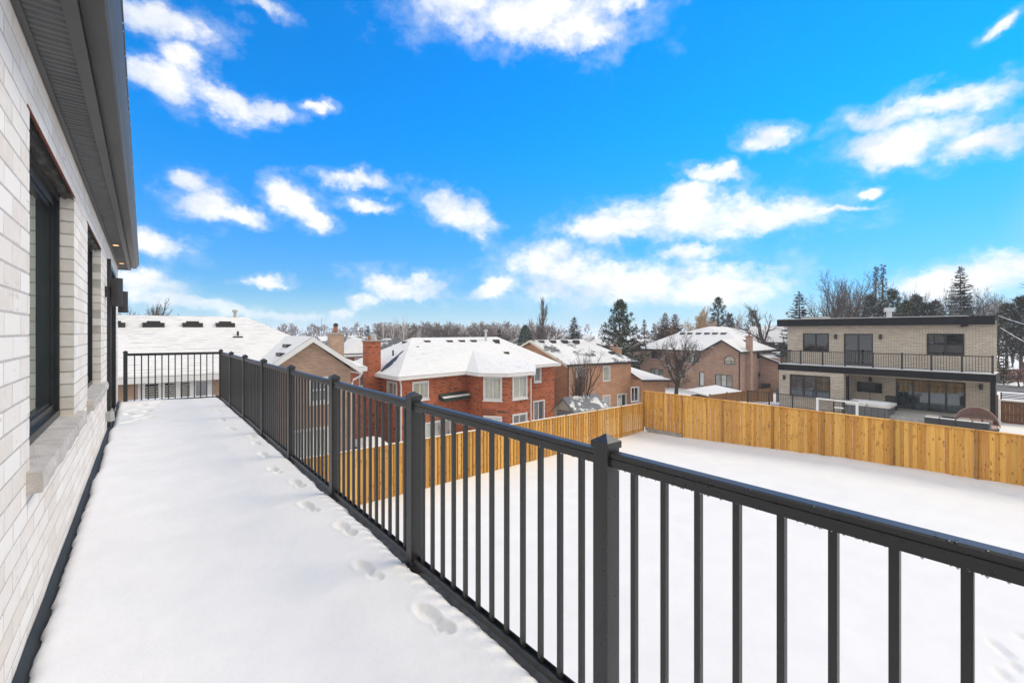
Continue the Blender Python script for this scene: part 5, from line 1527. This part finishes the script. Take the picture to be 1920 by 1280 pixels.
# snow laden cables from the corner of the cream house
mb_ = thing("meter_box", "small black box on the right corner of the cream house", "box", (XU + .3, 3.0, .1))
MB().box(XU + .06, XU + .42, 2.78, 3.01, -.05, .42).build("case", "trim_dark", mb_); MB().box(XU + .1, XU + .38, 2.765, 2.779, .0, .36).build("lid", "vent_dark", mb_)
for i, (a, b, lab) in enumerate(((onX(1871, 592, XU), onX(1990, 622, 36), "upper snow laden cable running right from the cream house roof"), (onX(1876, 615, XU), onX(1990, 672, 36), "lower snow laden cable running right from the black box"))):
    pts = [a.lerp(b, k / 14) - Vector((0, 0, .12 * math.sin(math.pi * k / 14))) for k in range(15)]
    ct = thing("overhead_cable", lab, "cable", a)
    MB().tube(pts, .016, 5).build("wire", "trim_dark", ct)
    MB().tube([p_ + Vector((0, 0, .022)) for p_ in pts], [.020 + .007 * math.sin(k * 2.7) for k in range(15)], 5).build("snow", "snow_plain", ct)

# ------------------------------------------------------------------ trees
GA = 2.39996
def bare_parts(seed, H, r0, trunk=.28, nl=(7, 6, 6, 4), ang=(38, 34, 34, 36), ratio=(.62, .55, .5, .45), up=(.10, .12, .06, .02), start=(.45, .25, .2, .15), lean=(0, 0), stems=1, wob=.12, tw=.012, droop=0.0):
    rr = random.Random(seed); T, K = MB(), MB()
    def rec(p, d, L, r, lv, az):
        n = (6, 5, 3, 2, 2)[lv]; pts = [p]; rad = [r]; dd = d.copy(); ends = r * (.45 if lv < 2 else .3)
        if lv >= len(nl): ends = tw * .35
        for i in range(n):
            dd = dd + Vector((rr.gauss(0, wob), rr.gauss(0, wob), rr.gauss(0, wob * .6) + (up[lv] if lv < len(up) else 0) - (droop * (lv >= 2))))
            dd.normalize(); pts.append(pts[-1] + dd * (L / n)); rad.append(r + (ends - r) * (i + 1) / n)
        (T if lv < 2 else K).tube(pts, rad, (8, 6, 4, 3, 3)[lv], cap=(lv == 0))
        if lv >= len(nl): return
        m = nl[lv]
        for k in range(m):
            t = start[lv] + (1 - start[lv]) * (k + rr.uniform(.1, .9)) / m
            i = min(n - 1, int(t * n)); q = pts[i].lerp(pts[i + 1], t * n - i)
            bd = (pts[i + 1] - pts[i]).normalized(); x = bd.orthogonal().normalized(); y = bd.cross(x)
            az_ = az + k * GA + rr.uniform(-.4, .4); a = R(ang[lv] * rr.uniform(.7, 1.25))
            nd = bd * math.cos(a) + (x * math.cos(az_) + y * math.sin(az_)) * math.sin(a)
            rec(q, nd, L * ratio[lv] * (1.12 - .45 * t) * rr.uniform(.8, 1.2), max(tw, rad[i] * (.62 - .12 * t)), lv + 1, az_ * 1.7)
    for s in range(stems):
        a = s * 2 * math.pi / stems + rr.random()
        sp = .0 if stems == 1 else .22
        d = Vector((lean[0] + sp * math.cos(a), lean[1] + sp * math.sin(a), 1)).normalized()
        rec(Vector((0.12 * math.cos(a) * (stems > 1), .12 * math.sin(a) * (stems > 1), -.3)), d, H * (.62 if stems == 1 else .6) * rr.uniform(.9, 1.08), r0 / (1 if stems == 1 else 1.5), 0, rr.random() * 6)
    # scale so that the highest twig reaches H
    top = max(v[2] for v in K.v); k = H / top
    T.v = [(x * k, y * k, z * k) for x, y, z in T.v]; K.v = [(x * k, y * k, z * k) for x, y, z in K.v]
    return T, K
def plant(name, label, cat, base, parts, group=None, rz=0.0, sx=1.0):
    t_ = thing(name, label, cat, (0, 0, 0), group)
    for nm, mb_, mat in parts: mb_.build(nm, mat, t_)
    t_.location = base; t_.rotation_euler = (0, 0, rz); t_.scale = (sx, sx, 1)
    return t_
def base_at(u, d, ztop_v=None):
    p = onD(u, V0, d); z = ground_z(p.x, p.y)
    H = -(ztop_v - V0) / FPX * d - z if ztop_v is not None else None
    return Vector((p.x, p.y, z)), H
def bare_tree(label, u, d, vtop, width=None, tmat="bark_grey", cmat="twig_brown", name="bare_tree", group=None, **kw):
    b, H = base_at(u, d, vtop)
    T, K = bare_parts(int(u * 7 + d), H, kw.pop("r0", H * .020), **kw)
    sx = 1.0
    if width:
        w_ = width / FPX * d / 2
        ex = sorted(math.hypot(x, y) for x, y, z in K.v)[int(len(K.v) * .93)]
        sx = w_ / ex
    return plant(name, label, "tree", b, [("trunk", T, tmat), ("crown", K, cmat)], group, sx=sx)

def blade(m, p, d, L, wd_, rr):
    # one flat needle spray: pointed lozenge
    s = d.cross(Vector((rr.gauss(0, .5), rr.gauss(0, .5), 1))).normalized() * wd_
    q = p + d * L * .45
    m.add([p, q - s, p + d * L, q + s], [(0, 1, 2, 3)])
def spruce_parts(seed, H, Rb, whorl=.30, dens=1.0, droop=.25, bare=.06, shape=.85, gap=0.0):
    rr = random.Random(seed); T, K = MB(), MB()
    T.tube([(0, 0, -.3), (0.02, 0, H * .5), (0, .02, H)], [H * .016, H * .010, .015], 7)
    z = H * bare
    while z < H * .985:
        t = z / H; Lb = Rb * (1 - t) ** shape + .06 * Rb
        if rr.random() < gap: z += whorl; continue
        n = int(rr.uniform(7, 10) * dens * (1 if t < .8 else .75))
        a0 = rr.random() * 6
        for k in range(n):
            a = a0 + k * 2 * math.pi / n + rr.uniform(-.25, .25); L = Lb * rr.uniform(.62, 1.12)
            out = Vector((math.cos(a), math.sin(a), 0)); rise = .18 - droop * rr.uniform(.6, 1.4) + .45 * max(0, t - .6)
            d = (out + Vector((0, 0, rise))).normalized(); p0 = Vector((0, 0, z + rr.uniform(-.1, .1)))
            side = Vector((-out.y, out.x, 0)); st = max(3, int(L / .32))
            T.tube([p0, p0 + d * L * .8], [max(.008, L * .014), .004], 3, cap=False)
            for i in range(st):
                f = (i + .6) / st; q = p0 + d * (L * f) + Vector((0, 0, .10 * L * f * f))
                w_ = L * (.34 - .22 * f) + .08
                for sgn in (-1, 1):
                    dd = (side * sgn * .9 + d * rr.uniform(.5, .9) + Vector((0, 0, rr.uniform(-.35, .1)))).normalized()
                    blade(K, q, dd, w_ * rr.uniform(.9, 1.5), w_ * .32 + .05, rr)
                blade(K, q + Vector((0, 0, .02)), (d + Vector((0, 0, rr.uniform(-.3, .35)))).normalized(), L / st * 1.5, .07 + .05 * L * .3, rr)
        z += whorl * (1.15 - .45 * t) * rr.uniform(.85, 1.15)
    for k in range(5): blade(K, Vector((0, 0, H * .965)), Vector((rr.gauss(0, .25), rr.gauss(0, .25), 1)).normalized(), H * .045, .05, rr)
    return T, K
def pine_parts(seed, H, Rb, bare=.22, n=95, tuft=.55, fl=.0, twist=1.0):
    rr = random.Random(seed); T, K = MB(), MB()
    T.tube([(0, 0, -.3), (.1, .05, H * .4), (-.05, .08, H * .75), (0, 0, H * .97)], [H * .020, H * .015, H * .008, .03], 8)
    for k in range(n):
        t = bare + (1 - bare) * (k / n) ** .9; z = H * t
        prof = (1 - t) ** .7 * (1.0 if t > bare + .12 else .75) * rr.uniform(.55, 1.2)
        L = Rb * prof + .25; a = k * GA * twist + rr.uniform(-.4, .4)
        out = Vector((math.cos(a), math.sin(a), 0)); d = (out + Vector((0, 0, rr.uniform(-.05, .30)))).normalized()
        p0 = Vector((0, 0, z)); pm = p0 + d * L * .55; p1 = pm + (d + Vector((0, 0, .35))).normalized() * L * .45
        T.tube([p0, pm, p1], [max(.02, L * .02), L * .013 + .008, .008], 4, cap=False)
        m = max(2, int(L / .62))
        for i in range(m):
            f = 1 - .62 * i / m
            c = (p0.lerp(pm, f / .55) if f < .55 else pm.lerp(p1, (f - .55) / .45))
            c = c + Vector((rr.gauss(0, .12 * L * (i > 0)), rr.gauss(0, .12 * L * (i > 0)), rr.gauss(.03, .06)))
            for q in range(16):
                dd = Vector((rr.gauss(0, 1), rr.gauss(0, 1), rr.gauss(.35, .7))).normalized()
                blade(K, c, dd, tuft * rr.uniform(.6, 1.1), tuft * .11, rr)
    return T, K
def conifer(label, u, d, vtop, halfw, kind="spruce", mat="needle_dark", name="spruce_tree", group=None, **kw):
    b, H = base_at(u, d, vtop); Rb = halfw / FPX * d
    T, K = (spruce_parts if kind == "spruce" else pine_parts)(int(u * 3 + d), H, Rb, **kw)
    return plant(name, label, "tree", b, [("trunk", T, "bark_brown"), ("crown", K, mat)], group)

# --- near bare trees in the neighbouring gardens
bare_tree("bare many stemmed tree in front of the orange brick house", 1085, 33.5, 648, 70, "bark_brown", "twig_brown", stems=6, nl=(8, 6, 5), ang=(24, 28, 30), ratio=(.52, .52, .48), up=(.10, .10, .05), start=(.3, .25, .2), tw=.008, r0=.16, trunk=.2)
bare_tree("big bare tree spreading in front of the brown brick house", 1266, 46, 617, 118, "bark_grey", "twig_dark", nl=(12, 8, 7, 3), ang=(42, 34, 32, 32), ratio=(.75, .56, .5, .45), up=(.12, .15, .08, .03), start=(.32, .2, .2, .2), tw=.014, r0=.24)
# --- behind the tan house
bare_tree("bare grey tree rising behind the tan house's roof ridge", 278, 62, 556, 100, "bark_grey", "twig_dark", stems=7, nl=(10, 7, 5), ang=(26, 26, 28), ratio=(.42, .5, .5), up=(.02, .12, .06), start=(.35, .2, .2), tw=.026, r0=.40, wob=.08)
# --- birches and the brown wood behind the red house
for i, (u, v, w_) in enumerate(((735, 588, 26), (757, 583, 24), (722, 600, 26), (775, 606, 30))):
    bare_tree(("tall white birch on the left of the birch group", "tallest white birch with hooked frosted top", "short pale birch left of the taller birches", "pale birch leaning at the edge of the brown wood")[i], u, 84 + 3 * i, v, w_, "birch_white", "birch_white", name="birch_tree",
              nl=(8, 5, 4), ang=(26, 32, 36), ratio=(.4, .55, .5), up=(.03, .05, .0), start=(.45, .2, .2), tw=.02, r0=.2, lean=(.06 * (-1) ** i, .03))
protos = []
for i in range(4):
    b, H = base_at(820 + i * 10, 112, 601)
    T, K = bare_parts(300 + i, 15.0, .3, nl=(10, 8, 6, 3), ang=(34, 34, 34, 30), ratio=(.6, .55, .5, .5), up=(.10, .10, .05, .03), start=(.3, .15, .15, .2), tw=.045)
    t_ = thing("bare_tree", "bare brown tree in the wood behind the red brick house", "tree", (0, 0, 0), "bare trees of the brown wood")
    T.build("trunk", "bark_brown", t_); K.build("crown", ("twig_brown", "twig_brown", "twig_frost", "twig_brown")[i], t_); protos.append((t_, 15.0))
used = set(); rr = random.Random(77)
WOOD = [(698 + i * 9.2 + rr.uniform(-5, 5), 100 + rr.uniform(0, 55), 604 + rr.uniform(-5, 13)) for i in range(34)]
for j, (u, d_, v) in enumerate(WOOD):
    b, H = base_at(u, d_, v); i = j % 4; src, h0 = protos[i]
    if i not in used:
        used.add(i); src.location = b; s = H / h0; src.scale = (s * 1.3, s * 1.3, s); src.rotation_euler = (0, 0, rr.random() * 6)
    else: copy_tree(src, b, rr.random() * 6, H / h0 * rr.uniform(1.2, 1.7), szz=H / h0)
conifer("small dark spruce between the tan and red chimneys", 690, 92, 610, 20, mat="needle_pine", whorl=.35)
conifer("small spruce on the ridge line of the red house", 936, 98, 613, 22, mat="needle_dark", whorl=.35)
b, H = base_at(985, 100, 612)
m = MB(); rr = random.Random(2); K = MB()
for k in range(2600):
    t = rr.random(); z = H * (.02 + .98 * t); rad = 1.75 * math.sin(math.pi * min(1, .12 + .88 * t)) ** .6 * rr.uniform(.82, 1.04); a = rr.random() * 6.283
    p = Vector((rad * math.cos(a), rad * math.sin(a), z)); blade(K, p, Vector((math.cos(a) * .35, math.sin(a) * .35, 1)).normalized(), rr.uniform(.3, .6), .1, rr)
m.tube([(0, 0, -.3), (0, 0, H * .9)], [.2, .05], 6)
plant("cedar_tree", "egg shaped dark green cedar left of the tall poplar", "tree", b, [("trunk", m, "bark_brown"), ("crown", K, "cedar_green")])
pk_ = dict(nl=(16, 7, 5), ang=(17, 18, 22), ratio=(.42, .5, .5), up=(.02, .12, .08), start=(.12, .12, .2), wob=.05, tw=.075)
bare_tree("tall columnar poplar standing alone on the skyline", 1008, 105, 555, 30, "bark_brown", "twig_brown", name="poplar_tree", **pk_)
bare_tree("small columnar poplar left of the tall one", 996, 110, 595, 10, "bark_brown", "twig_pink", name="poplar_tree", **pk_)
bare_tree("small columnar poplar right of the tall one", 1022, 112, 607, 9, "bark_brown", "twig_pink", name="poplar_tree", **pk_)
conifer("blue grey spruce behind the orange brick house", 1077, 82, 594, 40, mat="needle_blue", whorl=.32, droop=.2)
conifer("big dark green pine towering between the orange and brown houses", 1163, 66, 567, 52, "pine", "needle_pine", "pine_tree", n=140, tuft=.66, bare=.08)
conifer("lone spruce just right of the big pine", 1208, 84, 599, 24, mat="needle_dark", whorl=.4, gap=.1)
conifer("second spruce right of the big pine, snow below", 1226, 92, 606, 26, mat="needle_grey", whorl=.4)
conifer("reddish brown conifer, left of the pair by the willow", 1247, 88, 586, 38, mat="needle_brown", whorl=.34, droop=.05)
conifer("reddish brown conifer, right of the pair by the willow", 1266, 95, 588, 38, mat="needle_brown", whorl=.34, droop=.05)
bare_tree("golden twigged willow dome above the brown house", 1306, 104, 572, 70, "bark_brown", "twig_gold", name="willow_tree", nl=(14, 10, 9, 3), ang=(48, 38, 36, 40), ratio=(.72, .55, .5, .5), up=(.10, .08, -.02, -.10), start=(.3, .2, .2, .2), tw=.05, wob=.16)
conifer("dark ragged pine above the brown house's roof ridge", 1347, 94, 559, 34, "pine", "needle_dark", "pine_tree", n=110, tuft=.6, bare=.15)
conifer("low dark pine right of the ragged pine", 1368, 98, 590, 20, "pine", "needle_dark", "pine_tree", n=60, tuft=.65, bare=.2)
bare_tree("frosted bare tree between the ragged pine and the leaning tree", 1388, 104, 580, 48, "bark_grey", "twig_frost", nl=(9, 6, 5, 2), tw=.025)
conifer("dark conifer behind the leaning bare tree", 1412, 98, 583, 26, "pine", "needle_dark", "pine_tree", n=60, tuft=.6, bare=.2)
b, H = base_at(1446, 74, 566)
T, K = bare_parts(91, H, .34, nl=(8, 6, 5, 2), ang=(40, 34, 34, 34), ratio=(.5, .55, .5, .5), up=(-.02, .10, .08, .03), start=(.30, .25, .2, .2), lean=(0, .0), tw=.018, wob=.14)
def shear(mb_, k): mb_.v = [(x - CS * k * max(0, z - H * .4) ** 1.25 * .2, y + SN * k * max(0, z - H * .4) ** 1.25 * .2, z) for x, y, z in mb_.v]
shear(T, .95); shear(K, .95)
plant("bare_tree", "leaning bare tree bent to the left beside the cream house", "tree", b, [("trunk", T, "bark_grey"), ("crown", K, "twig_dark")])
# --- trees behind the cream house
conifer("grey green spruce at the left end of the cream house's roof", 1499, 62, 546, 54, mat="needle_grey", whorl=.42, droop=.3, gap=.1)
bare_tree("broad bare maple above the left half of the flat roof", 1548, 72, 499, 112, "bark_brown", "twig_dark", nl=(15, 9, 7, 4), ang=(40, 34, 32, 32), ratio=(.7, .55, .5, .45), up=(.12, .14, .08, .04), start=(.25, .18, .15, .2), tw=.024, r0=.42)
bare_tree("bare maple just right of the broad one above the flat roof", 1598, 76, 506, 104, "bark_brown", "twig_dark", nl=(15, 9, 7, 4), ang=(40, 34, 32, 32), ratio=(.7, .55, .5, .45), up=(.12, .14, .08, .04), start=(.25, .18, .15, .2), tw=.024, r0=.42)
conifer("thin tufted pine tip, left of the twin tips above the roof", 1643, 82, 500, 8, "pine", "needle_grey", "pine_tree", n=46, tuft=.42, bare=.5)
conifer("thin tufted pine tip, right of the twin tips above the roof", 1656, 83, 497, 9, "pine", "needle_grey", "pine_tree", n=46, tuft=.42, bare=.5)
EV = [(1632, 70, 556, 26, "left of the twin pine tips"), (1674, 68, 546, 34, "under the twin pine tips"), (1718, 72, 556, 36, "left of the white roof flue's right side"), (1755, 76, 566, 30, "between the flue and the tall spruce"), (1888, 64, 572, 34, "at the right above the side yard"), (1915, 56, 560, 30, "at the very right edge of the picture"), (1655, 60, 572, 40, "low behind the roof hatch"), (1700, 62, 568, 42, "low right behind the white roof flue"), (1738, 60, 572, 42, "low in front of the snow lined tree")]
for i, (u, d_, v, hw, lab) in enumerate(EV):
    conifer("dark spreading evergreen " + lab, u, d_, v, hw, "pine", ("needle_grey", "needle_pine", "needle_dark")[i % 3], "evergreen_tree", n=120, tuft=.55, bare=.25)
conifer("tall dark spruce standing alone against the white cloud", 1801, 66, 499, 46, mat="needle_dark", whorl=.5, droop=.2, gap=.0, dens=1.3)
bare_tree("snow lined bare tree left of the tall dark spruce", 1762, 62, 527, 84, "bark_grey", "twig_snowy", nl=(11, 8, 6, 3), ang=(48, 40, 36, 34), ratio=(.75, .55, .5, .5), up=(.05, .08, .05, .02), start=(.3, .2, .2, .2), tw=.022, wob=.18)
bare_tree("snow lined bare tree right of the tall dark spruce", 1838, 66, 530, 80, "bark_grey", "twig_snowy", nl=(11, 8, 6, 3), ang=(48, 40, 36, 34), ratio=(.75, .55, .5, .5), up=(.05, .08, .05, .02), start=(.3, .2, .2, .2), tw=.022, wob=.18)
bare_tree("snow lined bare tree spreading in from the right edge", 1915, 60, 512, 110, "bark_grey", "twig_snowy", nl=(11, 8, 6, 3), ang=(50, 40, 36, 34), ratio=(.8, .55, .5, .5), up=(.03, .06, .05, .02), start=(.3, .2, .2, .2), tw=.022, wob=.18)
for u, d_, v, lab in ((1790, 74, 548, "behind the foot of the tall dark spruce"), (1872, 72, 545, "above the gap right of the flat roof"), (1725, 78, 540, "between the roof flue and the snow lined tree"), (1898, 82, 552, "far back above the side street"), (1938, 70, 535, "half outside the right edge")):
    bare_tree("brown bare tree " + lab, u, d_, v, 90, "bark_brown", "twig_brown", nl=(12, 8, 7, 3), ang=(40, 34, 34, 32), ratio=(.7, .55, .5, .45), up=(.10, .12, .06, .03), start=(.25, .2, .15, .2), tw=.024)
bare_tree("bare sapling with pale twigs behind the white roof flue", 1694, 66, 528, 36, "bark_grey", "twig_snowy", nl=(7, 6, 4), tw=.016)
conifer("small dark green fir beside the right wall of the cream house", 1882, 49, 652, 16, mat="needle_grey", whorl=.3, droop=.2)
b, H = base_at(1913, 46, 688)
T, K = bare_parts(12, H, .06, nl=(6, 5, 4), tw=.006, stems=3)
L_ = MB(); rr = random.Random(8)
for v_ in K.v[::5]: blade(L_, Vector(v_), Vector((rr.gauss(0, 1), rr.gauss(0, 1), rr.gauss(0, 1))).normalized(), .14, .05, rr)
plant("shrub", "reddish leaved shrub at the right edge beyond the gate", "shrub", b, [("stems", T, "bark_brown"), ("twigs", K, "twig_brown"), ("leaves", L_, "leaf_red")])
# --- far skyline
FS = [(500, 330, 604), (508, 360, 609), (530, 330, 606), (545, 350, 610), (584, 320, 611), (567, 380, 613), (618, 300, 612), (637, 330, 612), (652, 280, 611), (664, 360, 610), (712, 320, 612)]
for i, (u, d_, v) in enumerate(FS):
    conifer("far grey spruce on the skyline behind the tan house" , u, d_, v, 5 + (i % 3) * 2, mat="needle_grey", whorl=1.4, dens=.8, group="far spruces along the hazy skyline")
K = MB(); rr = random.Random(15)
for i in range(420):
    u = rr.uniform(-200, 2150); d_ = rr.uniform(230, 420)
    if 820 < u and rr.random() < .35: continue
    b = onD(u, V0, d_); zt_ = -(rr.uniform(608, 626) - V0) / FPX * d_; zb = ground_z(b.x, b.y) - 1
    w_ = rr.uniform(3, 7)
    for k in range(90):
        t = rr.random() ** .7; a = rr.random() * 6.283; rad = w_ * math.sin(math.pi * min(.97, .15 + .8 * t)) * rr.random() ** .5
        p = Vector((b.x + rad * math.cos(a), b.y + rad * math.sin(a), zb + (zt_ - zb) * t))
        blade(K, p, Vector((rr.gauss(0, .4), rr.gauss(0, .4), 1)).normalized(), rr.uniform(1.5, 3.2), rr.uniform(.12, .4), rr)
tag(K.build("far_wood", "twig_brown"), "band of bare far off woodland along the horizon", "wood", kind="stuff")

# ------------------------------------------------------------------ winter haze over the distance
hm = bpy.data.materials.new("haze"); hm.use_nodes = True; MATS["haze"] = hm
ht = NT(hm.node_tree); hm.node_tree.nodes.clear()
pv = ht.n("ShaderNodeVolumePrincipled", {"Color": (.90, .94, 1.0, 1), "Density": .0006, "Anisotropy": .2})
ht.n("ShaderNodeOutputMaterial", {"Volume": pv.outputs[0]})
lo = min(v[2] for v in gv) - 1
hz_o = MB().box(-1510, 1510, -1510, 1510, lo, 13.0).build("haze", "haze")
tag(hz_o, "thin winter haze paling the far trees", "haze", kind="stuff")
